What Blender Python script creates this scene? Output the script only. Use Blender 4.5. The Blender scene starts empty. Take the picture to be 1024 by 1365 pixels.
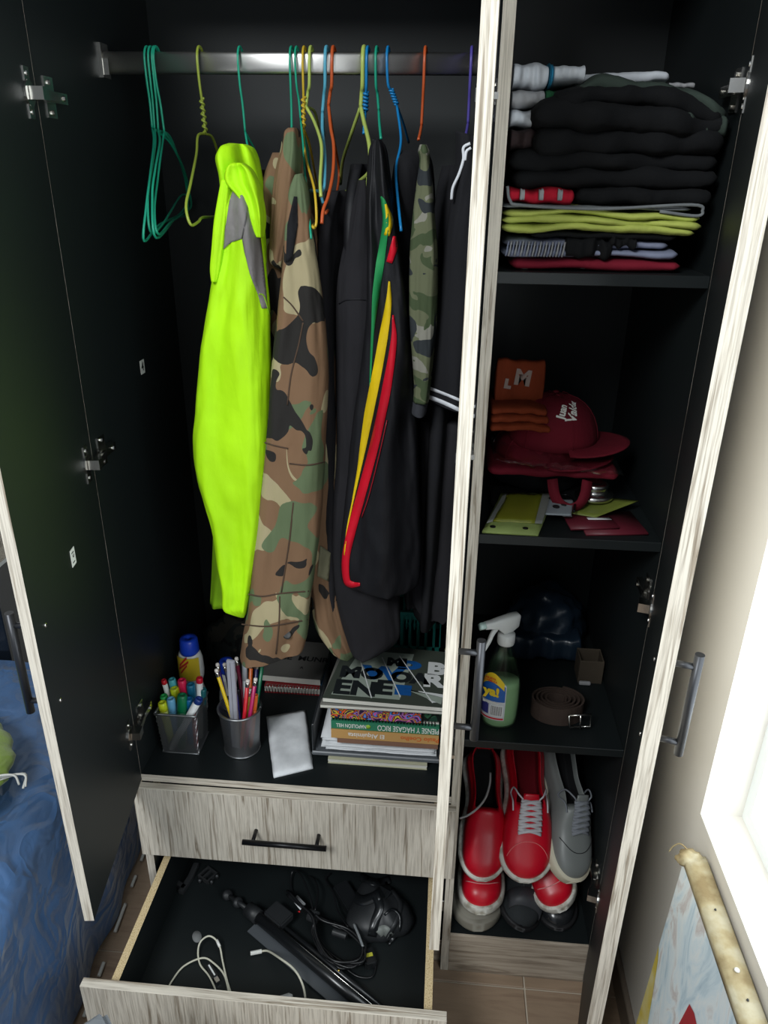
import bpy, bmesh, math, random
import numpy as np
from mathutils import Vector, Matrix, noise
from mathutils.bvhtree import BVHTree

# ---------------------------------------------------------------- camera
CAM = Vector((0.576, -1.129, 1.62))
FPX = 1000.0
_f = FPX
_d = np.array([480 - 512, 2930 - 682.5, _f]); _down = _d / np.linalg.norm(_d)
_yy = (-_f * _f - (605 - 512) * (480 - 512)) / (2930 - 682.5)
_g = np.array([605 - 512, _yy, _f]); _fw = _g / np.linalg.norm(_g)
_fw = _fw - _down * _fw.dot(_down); _fw /= np.linalg.norm(_fw)
_rt = np.cross(_down, _fw)
M = np.array([_rt, _fw, -_down])            # world = M @ camera(x right, y down, z forward)
cd = bpy.data.cameras.new('camera'); cam = bpy.data.objects.new('camera', cd)
bpy.context.scene.collection.objects.link(cam)
mw = Matrix.Identity(4)
for r in range(3):
    mw[r][0] = M[r][0]; mw[r][1] = -M[r][1]; mw[r][2] = -M[r][2]; mw[r][3] = CAM[r]
cam.matrix_world = mw
cd.sensor_fit = 'VERTICAL'; cd.sensor_height = 36; cd.lens = FPX / 1365 * 36
cd.clip_start = 0.02; cd.clip_end = 50
sc = bpy.context.scene
sc.camera = cam
C = sc.collection

# ---------------------------------------------------------------- light
w = bpy.data.worlds.new('world'); sc.world = w; w.use_nodes = True
bg = w.node_tree.nodes['Background']
bg.inputs[0].default_value = (0.80, 0.90, 1.0, 1); bg.inputs[1].default_value = 0.34
def area(name, loc, target, sx, sy, energy, col):
    l = bpy.data.lights.new(name, 'AREA'); l.shape = 'RECTANGLE'; l.size = sx; l.size_y = sy
    l.energy = energy; l.color = col
    o = bpy.data.objects.new(name, l); C.objects.link(o); o.location = loc
    dv = (Vector(target) - Vector(loc)).normalized()
    o.rotation_euler = dv.to_track_quat('-Z', 'Y').to_euler()
    return o
# daylight of the window in the right-hand wall (fills the window opening)
area('window_daylight', (1.135, -1.12, 1.45), (0.0, -1.12, 1.45), 1.86, 1.50, 34, (0.90, 0.97, 1.0))
# area light added high behind the camera, upper left; no window there
area('added_room_light', (-0.45, -2.3, 3.0), (0.45, 0.1, 0.8), 0.9, 0.8, 66, (0.94, 0.98, 1.0))
sc.view_settings.view_transform = 'Standard'
sc.view_settings.look = 'None'
sc.view_settings.exposure = 0.0
sc.view_settings.gamma = 1.0
sc.view_settings.use_curve_mapping = False

# ---------------------------------------------------------------- helpers
PI = math.pi
random.seed(7)
def at(px, py, ax, val):
    """point of the place seen at photo pixel (px,py), on the plane axis ax = val"""
    d = M @ np.array([px - 512, py - 682.5, FPX])
    t = (val - CAM[ax]) / d[ax]
    return Vector((CAM[0] + d[0] * t, CAM[1] + d[1] * t, CAM[2] + d[2] * t))
def Y(px, py, y): return at(px, py, 1, y)
def Z(px, py, z): return at(px, py, 2, z)
def xfrom(px, y, z):
    # x so that the point (x,y,z) is seen in photo column px
    R = M.T; a = (px - 512) / FPX
    # (R0.(p-C)) = a (R2.(p-C))
    k = R[0] - a * R[2]
    return CAM[0] - (k[1] * (y - CAM[1]) + k[2] * (z - CAM[2])) / k[0]
def ray_dir(px, py):
    return Vector(M @ np.array([px - 512, py - 682.5, FPX])).normalized()

def link(o, parent=None):
    C.objects.link(o)
    if parent is not None: o.parent = parent
    return o
def mesh_obj(name, verts, faces, mat, parent=None, smooth=True, mats=None, fm=None):
    me = bpy.data.meshes.new(name); me.from_pydata([tuple(v) for v in verts], [], faces)
    for m in (mats or [mat]): me.materials.append(m)
    if fm:
        for p, i in zip(me.polygons, fm): p.material_index = i
    if smooth:
        for p in me.polygons: p.use_smooth = True
    me.update()
    return link(bpy.data.objects.new(name, me), parent)
def from_bm(name, bm, mat, parent=None, smooth=False):
    bmesh.ops.recalc_face_normals(bm, faces=bm.faces)
    me = bpy.data.meshes.new(name); bm.to_mesh(me); bm.free()
    me.materials.append(mat)
    if smooth:
        for p in me.polygons: p.use_smooth = True
    return link(bpy.data.objects.new(name, me), parent)
def tag(o, label=None, cat=None, group=None, kind=None):
    if label: o['label'] = label
    if cat: o['category'] = cat
    if group: o['group'] = group
    if kind: o['kind'] = kind
    return o
def thing(name, label, cat, loc=(0, 0, 0), group=None):
    o = bpy.data.objects.new(name, None); o.empty_display_size = 0.02
    C.objects.link(o); o.location = loc
    o['_'] = 1; del o['_']
    return tag(o, label, cat, group)
def rel(o, parent):
    """parent while keeping world coordinates written in the mesh (parents are unrotated)"""
    o.parent = parent; o.location = Vector(o.location) - Vector(parent_world(parent)); return o
def parent_world(p):
    v = Vector(p.location)
    while p.parent is not None:
        p = p.parent; v += Vector(p.location)
    return v

def bm_box(bm, x0, x1, y0, y1, z0, z1, mtx=None):
    vs = [Vector((x, y, z)) for x in (x0, x1) for y in (y0, y1) for z in (z0, z1)]
    if mtx is not None: vs = [mtx @ v for v in vs]
    v = [bm.verts.new(p) for p in vs]
    for f in ((0, 1, 3, 2), (4, 6, 7, 5), (0, 4, 5, 1), (2, 3, 7, 6), (0, 2, 6, 4), (1, 5, 7, 3)):
        bm.faces.new([v[i] for i in f])
def box(name, x0, x1, y0, y1, z0, z1, mat, parent=None, bev=0.0008, mtx=None):
    bm = bmesh.new(); bm_box(bm, x0, x1, y0, y1, z0, z1, mtx)
    if bev: bmesh.ops.bevel(bm, geom=bm.edges[:], offset=bev, segments=1, affect='EDGES')
    return from_bm(name, bm, mat, parent)
def catmull(pts, n=6):
    pts = [Vector(p) for p in pts]
    if len(pts) < 3: 
        return [pts[0].lerp(pts[-1], i / n) for i in range(n + 1)]
    out = []
    P = [pts[0] * 2 - pts[1]] + pts + [pts[-1] * 2 - pts[-2]]
    for i in range(1, len(P) - 2):
        a, b, c, d = P[i - 1:i + 3]
        for k in range(n):
            t = k / n
            out.append(0.5 * ((2 * b) + (c - a) * t + (2 * a - 5 * b + 4 * c - d) * t * t + (3 * b - a - 3 * c + d) * t ** 3))
    out.append(pts[-1]); return out
def tube_data(path, r, n=8, twist=0.0):
    path = [Vector(p) for p in path]
    V, F = [], []
    up = None
    rr = r if callable(r) else (lambda t: r)
    for i, p in enumerate(path):
        t = (path[min(i + 1, len(path) - 1)] - path[max(i - 1, 0)]).normalized()
        if up is None:
            up = t.orthogonal().normalized()
        up = (up - t * up.dot(t))
        if up.length < 1e-6: up = t.orthogonal()
        up.normalize(); s = t.cross(up)
        q = rr(i / max(1, len(path) - 1))
        for k in range(n):
            a = 2 * PI * k / n
            V.append(p + (up * math.cos(a) + s * math.sin(a)) * q)
    for i in range(len(path) - 1):
        for k in range(n):
            F.append((i * n + k, i * n + (k + 1) % n, (i + 1) * n + (k + 1) % n, (i + 1) * n + k))
    F.append(tuple(range(n))[::-1]); F.append(tuple((len(path) - 1) * n + k for k in range(n)))
    return V, F
def tube(name, pts, r, mat, parent=None, n=8, seg=6, smooth=True):
    path = catmull(pts, seg) if seg > 1 else pts
    V, F = tube_data(path, r, n)
    return mesh_obj(name, V, F, mat, parent, smooth)
def lathe(name, prof, mat, parent=None, n=28, mtx=None, mats=None, mi=None, sx=1, sy=1):
    V, F, FM = [], [], []
    for (r, z) in prof:
        for k in range(n):
            a = 2 * PI * k / n
            V.append(Vector((r * math.cos(a) * sx, r * math.sin(a) * sy, z)))
    for i in range(len(prof) - 1):
        for k in range(n):
            F.append((i * n + k, i * n + (k + 1) % n, (i + 1) * n + (k + 1) % n, (i + 1) * n + k))
            FM.append(mi[i] if mi else 0)
    if prof[0][0] > 1e-5: F.append(tuple(range(n))[::-1]); FM.append(mi[0] if mi else 0)
    if prof[-1][0] > 1e-5: F.append(tuple((len(prof) - 1) * n + k for k in range(n))); FM.append(mi[-1] if mi else 0)
    if mtx is not None: V = [mtx @ v for v in V]
    return mesh_obj(name, V, F, mat, parent, True, mats, FM if mats else None)
def frame(origin, zaxis, xhint=(1, 0, 0)):
    z = Vector(zaxis).normalized(); x = Vector(xhint); x = (x - z * x.dot(z)).normalized(); y = z.cross(x)
    m = Matrix.Identity(4)
    for r in range(3): m[r][0] = x[r]; m[r][1] = y[r]; m[r][2] = z[r]; m[r][3] = origin[r]
    return m
def loft(name, rings, mat, parent=None, mats=None, fm=None, close=True):
    n = len(rings[0]); V = [p for r in rings for p in r]; F = []
    for i in range(len(rings) - 1):
        for k in range(n if close else n - 1):
            F.append((i * n + k, i * n + (k + 1) % n, (i + 1) * n + (k + 1) % n, (i + 1) * n + k))
    if close:
        for base, rv in ((0, True), ((len(rings) - 1) * n, False)):
            c = sum((V[base + k] for k in range(n)), Vector()) / n
            V.append(c); ci = len(V) - 1
            for k in range(n):
                t = (base + k, base + (k + 1) % n, ci)
                F.append(t[::-1] if rv else t)
    o = mesh_obj(name, V, F, mat, parent, True, mats, fm)
    bm = bmesh.new(); bm.from_mesh(o.data); bmesh.ops.recalc_face_normals(bm, faces=bm.faces); bm.to_mesh(o.data); bm.free()
    return o
def smooth_mod(o, lv=1):
    m = o.modifiers.new('s', 'SUBSURF'); m.levels = lv; m.render_levels = lv; return o
def nz(p, s=1.0): return noise.noise(Vector(p) * s)

# ---------------------------------------------------------------- materials
def srgb(r, g, b):
    f = lambda c: (c / 255 / 12.92) if c / 255 <= 0.04045 else ((c / 255 + 0.055) / 1.055) ** 2.4
    return (f(r), f(g), f(b), 1)
def mat_base(name, col, rough=0.6, metal=0.0, spec=0.5, alpha=1.0, sheen=0.0, trans=0.0, coat=0.0):
    m = bpy.data.materials.new(name); m.use_nodes = True
    b = m.node_tree.nodes['Principled BSDF']
    b.inputs['Base Color'].default_value = col; b.inputs['Roughness'].default_value = rough
    b.inputs['Metallic'].default_value = metal; b.inputs['Specular IOR Level'].default_value = spec
    b.inputs['Sheen Weight'].default_value = sheen; b.inputs['Transmission Weight'].default_value = trans
    b.inputs['Coat Weight'].default_value = coat
    b.inputs['Alpha'].default_value = alpha
    return m
def N(m, t): return m.node_tree.nodes.new(t)
def L(m, a, b): m.node_tree.links.new(a, b)
def coords(m, scale=(1, 1, 1), rot=(0, 0, 0)):
    tc = N(m, 'ShaderNodeTexCoord'); mp = N(m, 'ShaderNodeMapping')
    mp.inputs['Scale'].default_value = scale; mp.inputs['Rotation'].default_value = rot
    L(m, tc.outputs['Object'], mp.inputs['Vector']); return mp.outputs[0]
def ramp(m, fac, stops, interp='LINEAR'):
    r = N(m, 'ShaderNodeValToRGB'); r.color_ramp.interpolation = interp
    e = r.color_ramp.elements
    while len(e) > 1: e.remove(e[-1])
    e[0].position = stops[0][0]; e[0].color = stops[0][1]
    for p, c in stops[1:]:
        q = e.new(p); q.color = c
    L(m, fac, r.inputs[0]); return r.outputs[0]
def noise_n(m, vec, scale, detail=3, rough=0.5, dist=0.0):
    n = N(m, 'ShaderNodeTexNoise'); n.inputs['Scale'].default_value = scale; n.inputs['Detail'].default_value = detail
    n.inputs['Roughness'].default_value = rough; n.inputs['Distortion'].default_value = dist
    L(m, vec, n.inputs['Vector']); return n.outputs['Fac']
def bump(m, fac, strength=0.2, dist=0.002):
    b = N(m, 'ShaderNodeBump'); b.inputs['Strength'].default_value = strength; b.inputs['Distance'].default_value = dist
    L(m, fac, b.inputs['Height']); L(m, b.outputs[0], m.node_tree.nodes['Principled BSDF'].inputs['Normal'])
def mixc(m, fac, a, b):
    x = N(m, 'ShaderNodeMix'); x.data_type = 'RGBA'
    L(m, fac, x.inputs['Factor'])
    for s, v in ((6, a), (7, b)):
        if isinstance(v, tuple): x.inputs[s].default_value = v
        else: L(m, v, x.inputs[s])
    return x.outputs[2]
def setc(m, out): L(m, out, m.node_tree.nodes['Principled BSDF'].inputs['Base Color'])

def wood(name, light, dark, sc3, rough=0.55):
    m = mat_base(name, light, rough, spec=0.3)
    v = coords(m, sc3)
    n1 = noise_n(m, v, 1.0, 4, 0.6, 0.9)
    c1 = ramp(m, n1, [(0.30, dark), (0.44, light), (0.56, light), (0.66, dark), (0.74, light)])
    v2 = coords(m, tuple(s * 3.5 for s in sc3))
    n2 = noise_n(m, v2, 1.0, 4, 0.6)
    c2 = ramp(m, n2, [(0.38, (0.62, 0.60, 0.58, 1)), (0.55, (1, 1, 1, 1))])
    x = N(m, 'ShaderNodeMix'); x.data_type = 'RGBA'; x.blend_type = 'MULTIPLY'; x.inputs['Factor'].default_value = 0.75
    L(m, c1, x.inputs[6]); L(m, c2, x.inputs[7]); setc(m, x.outputs[2])
    bump(m, n2, 0.15, 0.001); return m
OAK_L = srgb(206, 198, 184); OAK_D = srgb(138, 125, 108)
oak_v = wood('oak_laminate_vertical', OAK_L, OAK_D, (95, 95, 3.0))
oak_h = wood('oak_laminate_horizontal', OAK_L, OAK_D, (3.0, 95, 95))
oak_dim = wood('oak_laminate_plinth', srgb(178, 165, 148), srgb(140, 126, 110), (2.2, 55, 40))
black_lam = mat_base('black_laminate', srgb(21, 26, 27), 0.48, spec=0.38)
v = coords(black_lam, (1, 1, 1)); bump(black_lam, noise_n(black_lam, v, 900, 2), 0.05, 0.0005)
chip = mat_base('particle_board', srgb(190, 165, 120), 0.85)
v = coords(chip); setc(chip, ramp(chip, noise_n(chip, v, 420, 5, 0.7), [(0.32, srgb(92, 72, 44)), (0.45, srgb(190, 165, 120)), (0.56, srgb(214, 195, 155)), (0.68, srgb(132, 104, 66))]))
metal = mat_base('nickel', srgb(205, 203, 198), 0.22, 1.0)
chrome = mat_base('chrome', srgb(215, 213, 210), 0.36, 1.0)
gunmetal = mat_base('dark_gunmetal', srgb(62, 63, 66), 0.38, 0.75)
black_metal = mat_base('black_metal', srgb(28, 28, 30), 0.35, 0.6)
wall_m = mat_base('white_wall_paint', srgb(226, 222, 214), 0.55)
v = coords(wall_m); bump(wall_m, noise_n(wall_m, v, 60, 4), 0.08, 0.002)
tile_m = mat_base('wood_look_tile', srgb(150, 128, 106), 0.45)
v = coords(tile_m, (2.5, 18, 1)); setc(tile_m, ramp(tile_m, noise_n(tile_m, v, 1.6, 6, 0.6, 0.5), [(0.3, srgb(128, 106, 88)), (0.5, srgb(154, 132, 110)), (0.7, srgb(138, 118, 98))]))
grout_m = mat_base('grout', srgb(190, 178, 160), 0.9)
def plain(name, rgb, rough=0.6, **k): return mat_base(name, srgb(*rgb), rough, **k)
def wrinkle(m, s3=(16, 16, 3.2), dist=0.006, st=0.55):
    v2 = coords(m, s3); n = noise_n(m, v2, 1.0, 3, 0.55, 0.8)
    v3 = coords(m); n2 = noise_n(m, v3, 38, 3, 0.5, 0.3); n3 = noise_n(m, v3, 800, 1)
    a = N(m, 'ShaderNodeMath'); a.operation = 'MULTIPLY_ADD'; L(m, n2, a.inputs[0]); a.inputs[1].default_value = 0.25; L(m, n, a.inputs[2])
    b = N(m, 'ShaderNodeMath'); b.operation = 'MULTIPLY_ADD'; L(m, n3, b.inputs[0]); b.inputs[1].default_value = 0.05; L(m, a.outputs[0], b.inputs[2])
    bump(m, b.outputs[0], st, dist)
def cloth(name, rgb, rough=0.85, weave=900, sheen=0.0, var=0.12):
    m = mat_base(name, srgb(*rgb), rough, spec=0.25, sheen=sheen)
    v = coords(m); n = noise_n(m, v, 9, 4)
    lo = srgb(*[c * (1 - var) for c in rgb]); hi = srgb(*[min(255, c * (1 + var * 0.6)) for c in rgb])
    setc(m, ramp(m, n, [(0.3, lo), (0.7, hi)])); wrinkle(m); return m

def camo(name, cols, scale, stretch=(1, 1, 0.75), seed=0):
    m = mat_base(name, srgb(*cols[0]), 0.88, spec=0.2)
    prev = srgb(*cols[0])
    for i, (c, th) in enumerate(zip(cols[1:], (0.56, 0.585, 0.60))):
        tc = N(m, 'ShaderNodeTexCoord'); mp = N(m, 'ShaderNodeMapping')
        mp.inputs['Scale'].default_value = stretch; mp.inputs['Location'].default_value = (seed + 3.7 * i, 1.3 * i, 5.1 * i)
        L(m, tc.outputs['Object'], mp.inputs['Vector'])
        n = noise_n(m, mp.outputs[0], scale * (1 + 0.15 * i), 1.5, 0.45, 0.9)
        f = ramp(m, n, [(0, (0, 0, 0, 1)), (th, (1, 1, 1, 1))], 'CONSTANT')
        prev = mixc(m, f, prev, srgb(*c))
    setc(m, prev)
    wrinkle(m); return m

# ================================================================ SETTING
# floor with its tiles
fl = box('floor', -2.6, 1.12, -3.0, 0.52, -0.06, -0.004, grout_m, bev=0); tag(fl, kind='structure')
T = 0.45
tile_mesh = None
for i in range(-8, 2):
    for j in range(-7, 2):
        x0 = 0.813 + (i) * T; y0 = -0.026 + (j) * T
        x0c, x1c, y0c, y1c = max(x0 + .002, -2.59), min(x0 + T - .002, 1.018), max(y0 + .002, -2.99), min(y0 + T - .002, 0.49)
        if x1c - x0c < 0.02 or y1c - y0c < 0.02: continue
        box('tile', x0c, x1c, y0c, y1c, -0.0045, 0.0, tile_m, fl, bev=0.0012)
wb = box('wall_back', -2.6, 1.12, 0.5, 0.6, 0, 2.6, wall_m, bev=0); tag(wb, kind='structure')
wr = bpy.data.objects  # right wall with a window opening  y -0.18 .. -2.05, z 0.69 .. 2.2
bm = bmesh.new()
WX0, WX1 = 1.02, 1.12
bm_box(bm, WX0, WX1, -0.18, 0.5, 0, 2.6); bm_box(bm, WX0, WX1, -3.0, -2.05, 0, 2.6)
bm_box(bm, WX0, WX1, -2.05, -0.18, 0, 0.69); bm_box(bm, WX0, WX1, -2.05, -0.18, 2.2, 2.6)
tag(from_bm('wall_right', bm, wall_m), kind='structure')
wl = box('wall_left', -2.7, -2.6, -3.0, 0.6, 0, 2.6, wall_m, bev=0); tag(wl, kind='structure')
white_frame = plain('white_window_frame', (235, 240, 240), 0.35)
bm = bmesh.new()
for a in ((-0.205, -0.18), (-2.05, -2.025), (-1.13, -1.10)): bm_box(bm, 1.085, 1.118, a[0], a[1], 0.69, 2.2)
for a in ((0.69, 0.715), (2.175, 2.2)): bm_box(bm, 1.085, 1.118, -2.025, -0.205, a[0], a[1])
win = from_bm('window_1', bm, white_frame); tag(win, kind='structure')
base_m = plain('baseboard_paint', (120, 108, 96), 0.5)
bb = box('baseboard_right', 1.008, 1.02, -2.9, 0.49, 0, 0.07, base_m, bev=0.002); tag(bb, kind='structure')

# ================================================================ WARDROBE
WD = thing('wardrobe', 'tall open three-door wardrobe with pale oak edges and black interior', 'wardrobe')
D = 0.46; TOP = 2.02
def panel(name, x0, x1, y0, y1, z0, z1, edge='v', parent=WD, body=None, label=None):
    """black board with an oak edge band on its front"""
    bm = bmesh.new(); bm_box(bm, x0, x1, y0, y1, z0, z1)
    me = bpy.data.meshes.new(name)
    for f in bm.faces:
        f.material_index = 1 if f.calc_center_median().y < y0 + 1e-5 and abs(f.normal.y) > 0.9 else 0
    bm.normal_update()
    for f in bm.faces:
        if f.normal.y < -0.9 or (abs(f.normal.y) > .9 and f.calc_center_median().y < y0 + 1e-5): f.material_index = 1
    bmesh.ops.recalc_face_normals(bm, faces=bm.faces); bm.to_mesh(me); bm.free()
    me.materials.append(body or black_lam); me.materials.append(oak_v if edge == 'v' else oak_h)
    o = link(bpy.data.objects.new(name, me), parent)
    if label: o['label'] = label
    return o
panel('side_panel', -0.017, 0.0, 0.0, D, 0.0, TOP)
panel('side_panel', 0.942, 0.959, 0.0, D, 0.0, TOP)
panel('divider_panel', 0.6275, 0.6445, 0.0, D, 0.0, TOP)
panel('top_panel', 0.0, 0.6275, 0.0, D, TOP - .017, TOP, 'h'); panel('top_panel', 0.6445, 0.942, 0.0, D, TOP - .017, TOP, 'h')
box('back_panel', -0.017, 0.959, D, D + .006, 0.02, TOP, black_lam, WD, bev=0)
panel('shelf', 0.0, 0.6275, 0.0, D, 0.493, 0.51, 'h', label='oak-edged board above the drawers')
panel('base_panel', 0.0, 0.6275, 0.02, D, 0.055, 0.07, 'h')
for z in (1.50, 1.082, 0.650):
    o = box('shelf', 0.6445, 0.942, 0.004, D, z - 0.017, z, black_lam, WD)
panel('shelf', 0.6445, 0.942, 0.004, D, 0.100, 0.117, 'h', label='bottom board holding the shoes')
box('plinth', 0.6445, 0.942, 0.0, 0.016, 0.0, 0.1166, oak_dim, WD)
box('plinth', 0.0, 0.6275, 0.02, 0.035, 0.0, 0.054, oak_dim, WD)
# hanging rail (oval chrome tube) and its sockets
def stad(hz, hy, n=20):
    return [(math.cos(2 * PI * k / n), math.sin(2 * PI * k / n)) for k in range(n)]
rings = []
for x in (0.0055, 0.622):
    rings.append([Vector((x, 0.235 + 0.0075 * (abs(c) ** 0.5) * (1 if c > 0 else -1), 1.785 + 0.016 * (abs(s) ** 0.7) * (1 if s > 0 else -1))) for c, s in stad(1, 1)])
o = loft('hanging_rail', rings, chrome, WD); tag(o, 'chrome hanging rail')
for x0, x1 in ((0.0, 0.005), (0.6225, 0.6275)):
    bm = bmesh.new()
    bm_box(bm, x0, x1, 0.221, 0.249, 1.763, 1.812)
    xa, xb = (x0, x0 + .014) if x0 < .1 else (x1 - .014, x1)
    bm_box(bm, xa, xb, 0.2225, 0.2255, 1.767, 1.790)
    from_bm('rail_socket', bm, metal, WD)

# ---- T-bar handles
def tbar(parent, p0, p1, wall_dir, stand, r=0.0062, mat=gunmetal):
    """bar from p0 to p1, two posts going back along wall_dir by stand"""
    p0 = Vector(p0); p1 = Vector(p1); wd = Vector(wall_dir).normalized()
    V, F = [], []
    def add(a, b, rad, n=16):
        v, f = tube_data([a, b], rad, n); k = len(V); V.extend(v); F.extend([tuple(i + k for i in q) for q in f])
    add(p0, p1, r)
    for t in (0.12, 0.88):
        q = p0.lerp(p1, t); add(q, q + wd * stand, r * 0.72)
    o = mesh_obj('handle', V, F, mat, parent, False)
    o['label'] = 'dark metal bar handle'
    for p in o.data.polygons: p.use_smooth = len(p.vertices) == 4
    return o

# ---- doors: board quad in plan, from hinge pair to free pair
def door(inner_h, inner_f, outer_h, outer_f, z0, z1, handle_z, side, hinge_z, hs, name='door', label=None, hk=1.0):
    """all four are (x,y) plan corners; side=+1 when the outer face looks to +x"""
    bm = bmesh.new()
    P = [inner_h, inner_f, outer_f, outer_h]
    lo = [bm.verts.new((p[0], p[1], z0)) for p in P]; hi = [bm.verts.new((p[0], p[1], z1)) for p in P]
    fi = bm.faces.new((lo[0], lo[1], hi[1], hi[0])); fi.material_index = 0           # inner face
    fe = bm.faces.new((lo[1], lo[2], hi[2], hi[1])); fe.material_index = 1           # free edge
    fo = bm.faces.new((lo[2], lo[3], hi[3], hi[2])); fo.material_index = 1           # outer face
    fh = bm.faces.new((lo[3], lo[0], hi[0], hi[3])); fh.material_index = 1
    fb = bm.faces.new(lo[::-1]); fb.material_index = 1; ft = bm.faces.new(hi); ft.material_index = 1
    bmesh.ops.recalc_face_normals(bm, faces=bm.faces)
    me = bpy.data.meshes.new(name); bm.to_mesh(me); bm.free(); me.materials.append(black_lam); me.materials.append(oak_v)
    d = link(bpy.data.objects.new(name, me), WD)
    if label: d['label'] = label
    # handle on the outer face
    of = Vector((outer_f[0], outer_f[1], 0)); oh = Vector((outer_h[0], outer_h[1], 0))
    al = (oh - of).normalized(); nrm = Vector((al.y, -al.x, 0))
    if nrm.x * side < 0: nrm = -nrm
    base = of + al * 0.036
    p = base + nrm * 0.030
    tbar(d, p + Vector((0, 0, handle_z[0])), p + Vector((0, 0, handle_z[1])), -nrm, 0.031)
    # screws of the handle on the inner face
    inf = Vector((inner_f[0], inner_f[1], 0)); inh = Vector((inner_h[0], inner_h[1], 0))
    ia = (inh - inf).normalized(); inn = -nrm
    for t in (0.12, 0.88):
        z = handle_z[0] + (handle_z[1] - handle_z[0]) * t
        m = frame(inf + ia * 0.036 + Vector((0, 0, z)), inn)
        lathe('screw', [(0.0038, -0.0004), (0.0036, 0.0012), (0.0016, 0.002), (0, 0.002)], metal, d, 12, m)
    # hinges: cup flange on the door, arm and mounting plate on the side panel (hs = x sign towards inside the carcass)
    for hz in hinge_z:
        bm = bmesh.new()
        c = inh - ia * 0.030 + Vector((0, 0, hz))
        al2 = (inf - inh).normalized()
        fr = Matrix.Identity(4)
        for r in range(3): fr[r][0] = al2[r]; fr[r][1] = inn[r]; fr[r][2] = (0, 0, 1)[r]; fr[r][3] = c[r]
        bm_box(bm, -0.009, 0.009, 0.0, 0.0018, -0.031, 0.031, fr)          # flange
        for s in (-1, 1):
            mt = fr @ Matrix.Translation((0, 0.0018, s * 0.023)) @ Matrix.Rotation(-PI / 2, 4, 'X')
            bmesh.ops.create_cone(bm, cap_ends=True, segments=10, radius1=0.0038, radius2=0.003, depth=0.003, matrix=mt)
        mt = fr @ Matrix.Translation((0.0, 0.0018, 0)) @ Matrix.Rotation(-PI / 2, 4, 'X')
        bmesh.ops.create_cone(bm, cap_ends=True, segments=20, radius1=0.0165, radius2=0.0165, depth=0.003, matrix=mt)
        bm_box(bm, -0.016, 0.006, 0.004, 0.004 + 0.018 * hk, -0.008, 0.008, fr)             # knuckle
        bm_box(bm, -0.052 * hk, -0.012, 0.010 * hk, 0.018 * hk, -0.0055, 0.0055, fr)
        # mounting plate on the carcass side
        sx = hs[1]; x0 = hs[0]
        def bb_(a, b, y0, y1, z0_, z1_): bm_box(bm, min(x0 + sx * a * hk, x0 + sx * b * hk), max(x0 + sx * a * hk, x0 + sx * b * hk), y0, y1, hz + z0_, hz + z1_)
        bb_(0, 0.002, 0.022, 0.048, -0.026, 0.026); bb_(0.002, 0.012, 0.012, 0.066, -0.007, 0.007)
        bb_(0.012, 0.0135, 0.006, 0.060, -0.0055, 0.0055)
        for s in (-1, 1):
            mt = Matrix.Translation((x0 + sx * 0.003, 0.036, hz + s * 0.019)) @ Matrix.Rotation(PI / 2, 4, 'Y')
            bmesh.ops.create_cone(bm, cap_ends=True, segments=10, radius1=0.004, radius2=0.003, depth=0.004, matrix=mt)
        mt = Matrix.Translation((x0 + sx * 0.0145 * hk, 0.052, hz)) @ Matrix.Rotation(PI / 2, 4, 'Y')
        bmesh.ops.create_cone(bm, cap_ends=True, segments=10, radius1=0.004, radius2=0.003, depth=0.003, matrix=mt)
        if hk < 1: bm_box(bm, .6065, .6275, -.034, .045, hz - .004, hz + .004)
        o = from_bm('hinge', bm, metal, d); o['label'] = 'nickel cup hinge'
    return d
DT = 1.985
dl = door((0.0, -0.0005), (0.043, -0.317), (-0.0165, -0.0025), (0.0275, -0.319), 0.498, DT, (0.897, 1.066), -1,
     (1.718, 1.190, 0.636), (0.0, 1), label='left door swung open, black inside')
dm = door((0.6075, -0.004), (0.5935, -0.316), (0.6235, -0.003), (0.6095, -0.316), 0.498, DT, (0.897, 1.062), 1,
     (1.718, 1.230, 0.640), (0.6275, -1), label='middle door swung open edge-on', hk=0.2)
dr = door((0.942, -0.0005), (0.860, -0.312), (0.963, -0.008), (0.8815, -0.318), 0.014, DT, (0.903, 1.066), 1,
     (1.731, 0.978, 0.298), (0.942, -1), label='right door swung open past the shelves')
# stickers on the inner left side
paper = plain('white_paper', (225, 225, 220), 0.7)
ink = plain('black_ink', (22, 22, 24), 0.7)
def text_obj(body, size, mat, mtx, parent, name='lettering', ext=0.0, align='CENTER', sx=1.0, bold=0.0):
    cu = bpy.data.curves.new('t', 'FONT'); cu.body = body; cu.size = size; cu.align_x = align; cu.align_y = 'CENTER'
    cu.extrude = ext; cu.offset = bold; cu.resolution_u = 3
    ob = bpy.data.objects.new('t', cu); C.objects.link(ob)
    dg = bpy.context.evaluated_depsgraph_get(); dg.update()
    me = bpy.data.meshes.new_from_object(ob.evaluated_get(dg)); me.name = name
    bpy.data.objects.remove(ob)
    me.transform(mtx @ Matrix.Diagonal((sx, 1, 1, 1))); me.materials.clear(); me.materials.append(mat)
    return link(bpy.data.objects.new(name, me), parent)
def plane_frame(o, xdir, ydir):
    x = Vector(xdir).normalized(); y = Vector(ydir); y = (y - x * y.dot(x)).normalized(); z = x.cross(y)
    m = Matrix.Identity(4)
    for r in range(3): m[r][0] = x[r]; m[r][1] = y[r]; m[r][2] = z[r]; m[r][3] = o[r]
    return m
s1 = box('sticker', 0.0, 0.0006, 0.238, 0.258, 1.272, 1.298, paper, WD, bev=0); s1['label'] = 'small white sticker with a black 4'
text_obj('4', 0.022, ink, plane_frame((0.0009, 0.248, 1.285), (0, 1, 0), (0, 0, 1)), s1, bold=0.0006)
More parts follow.
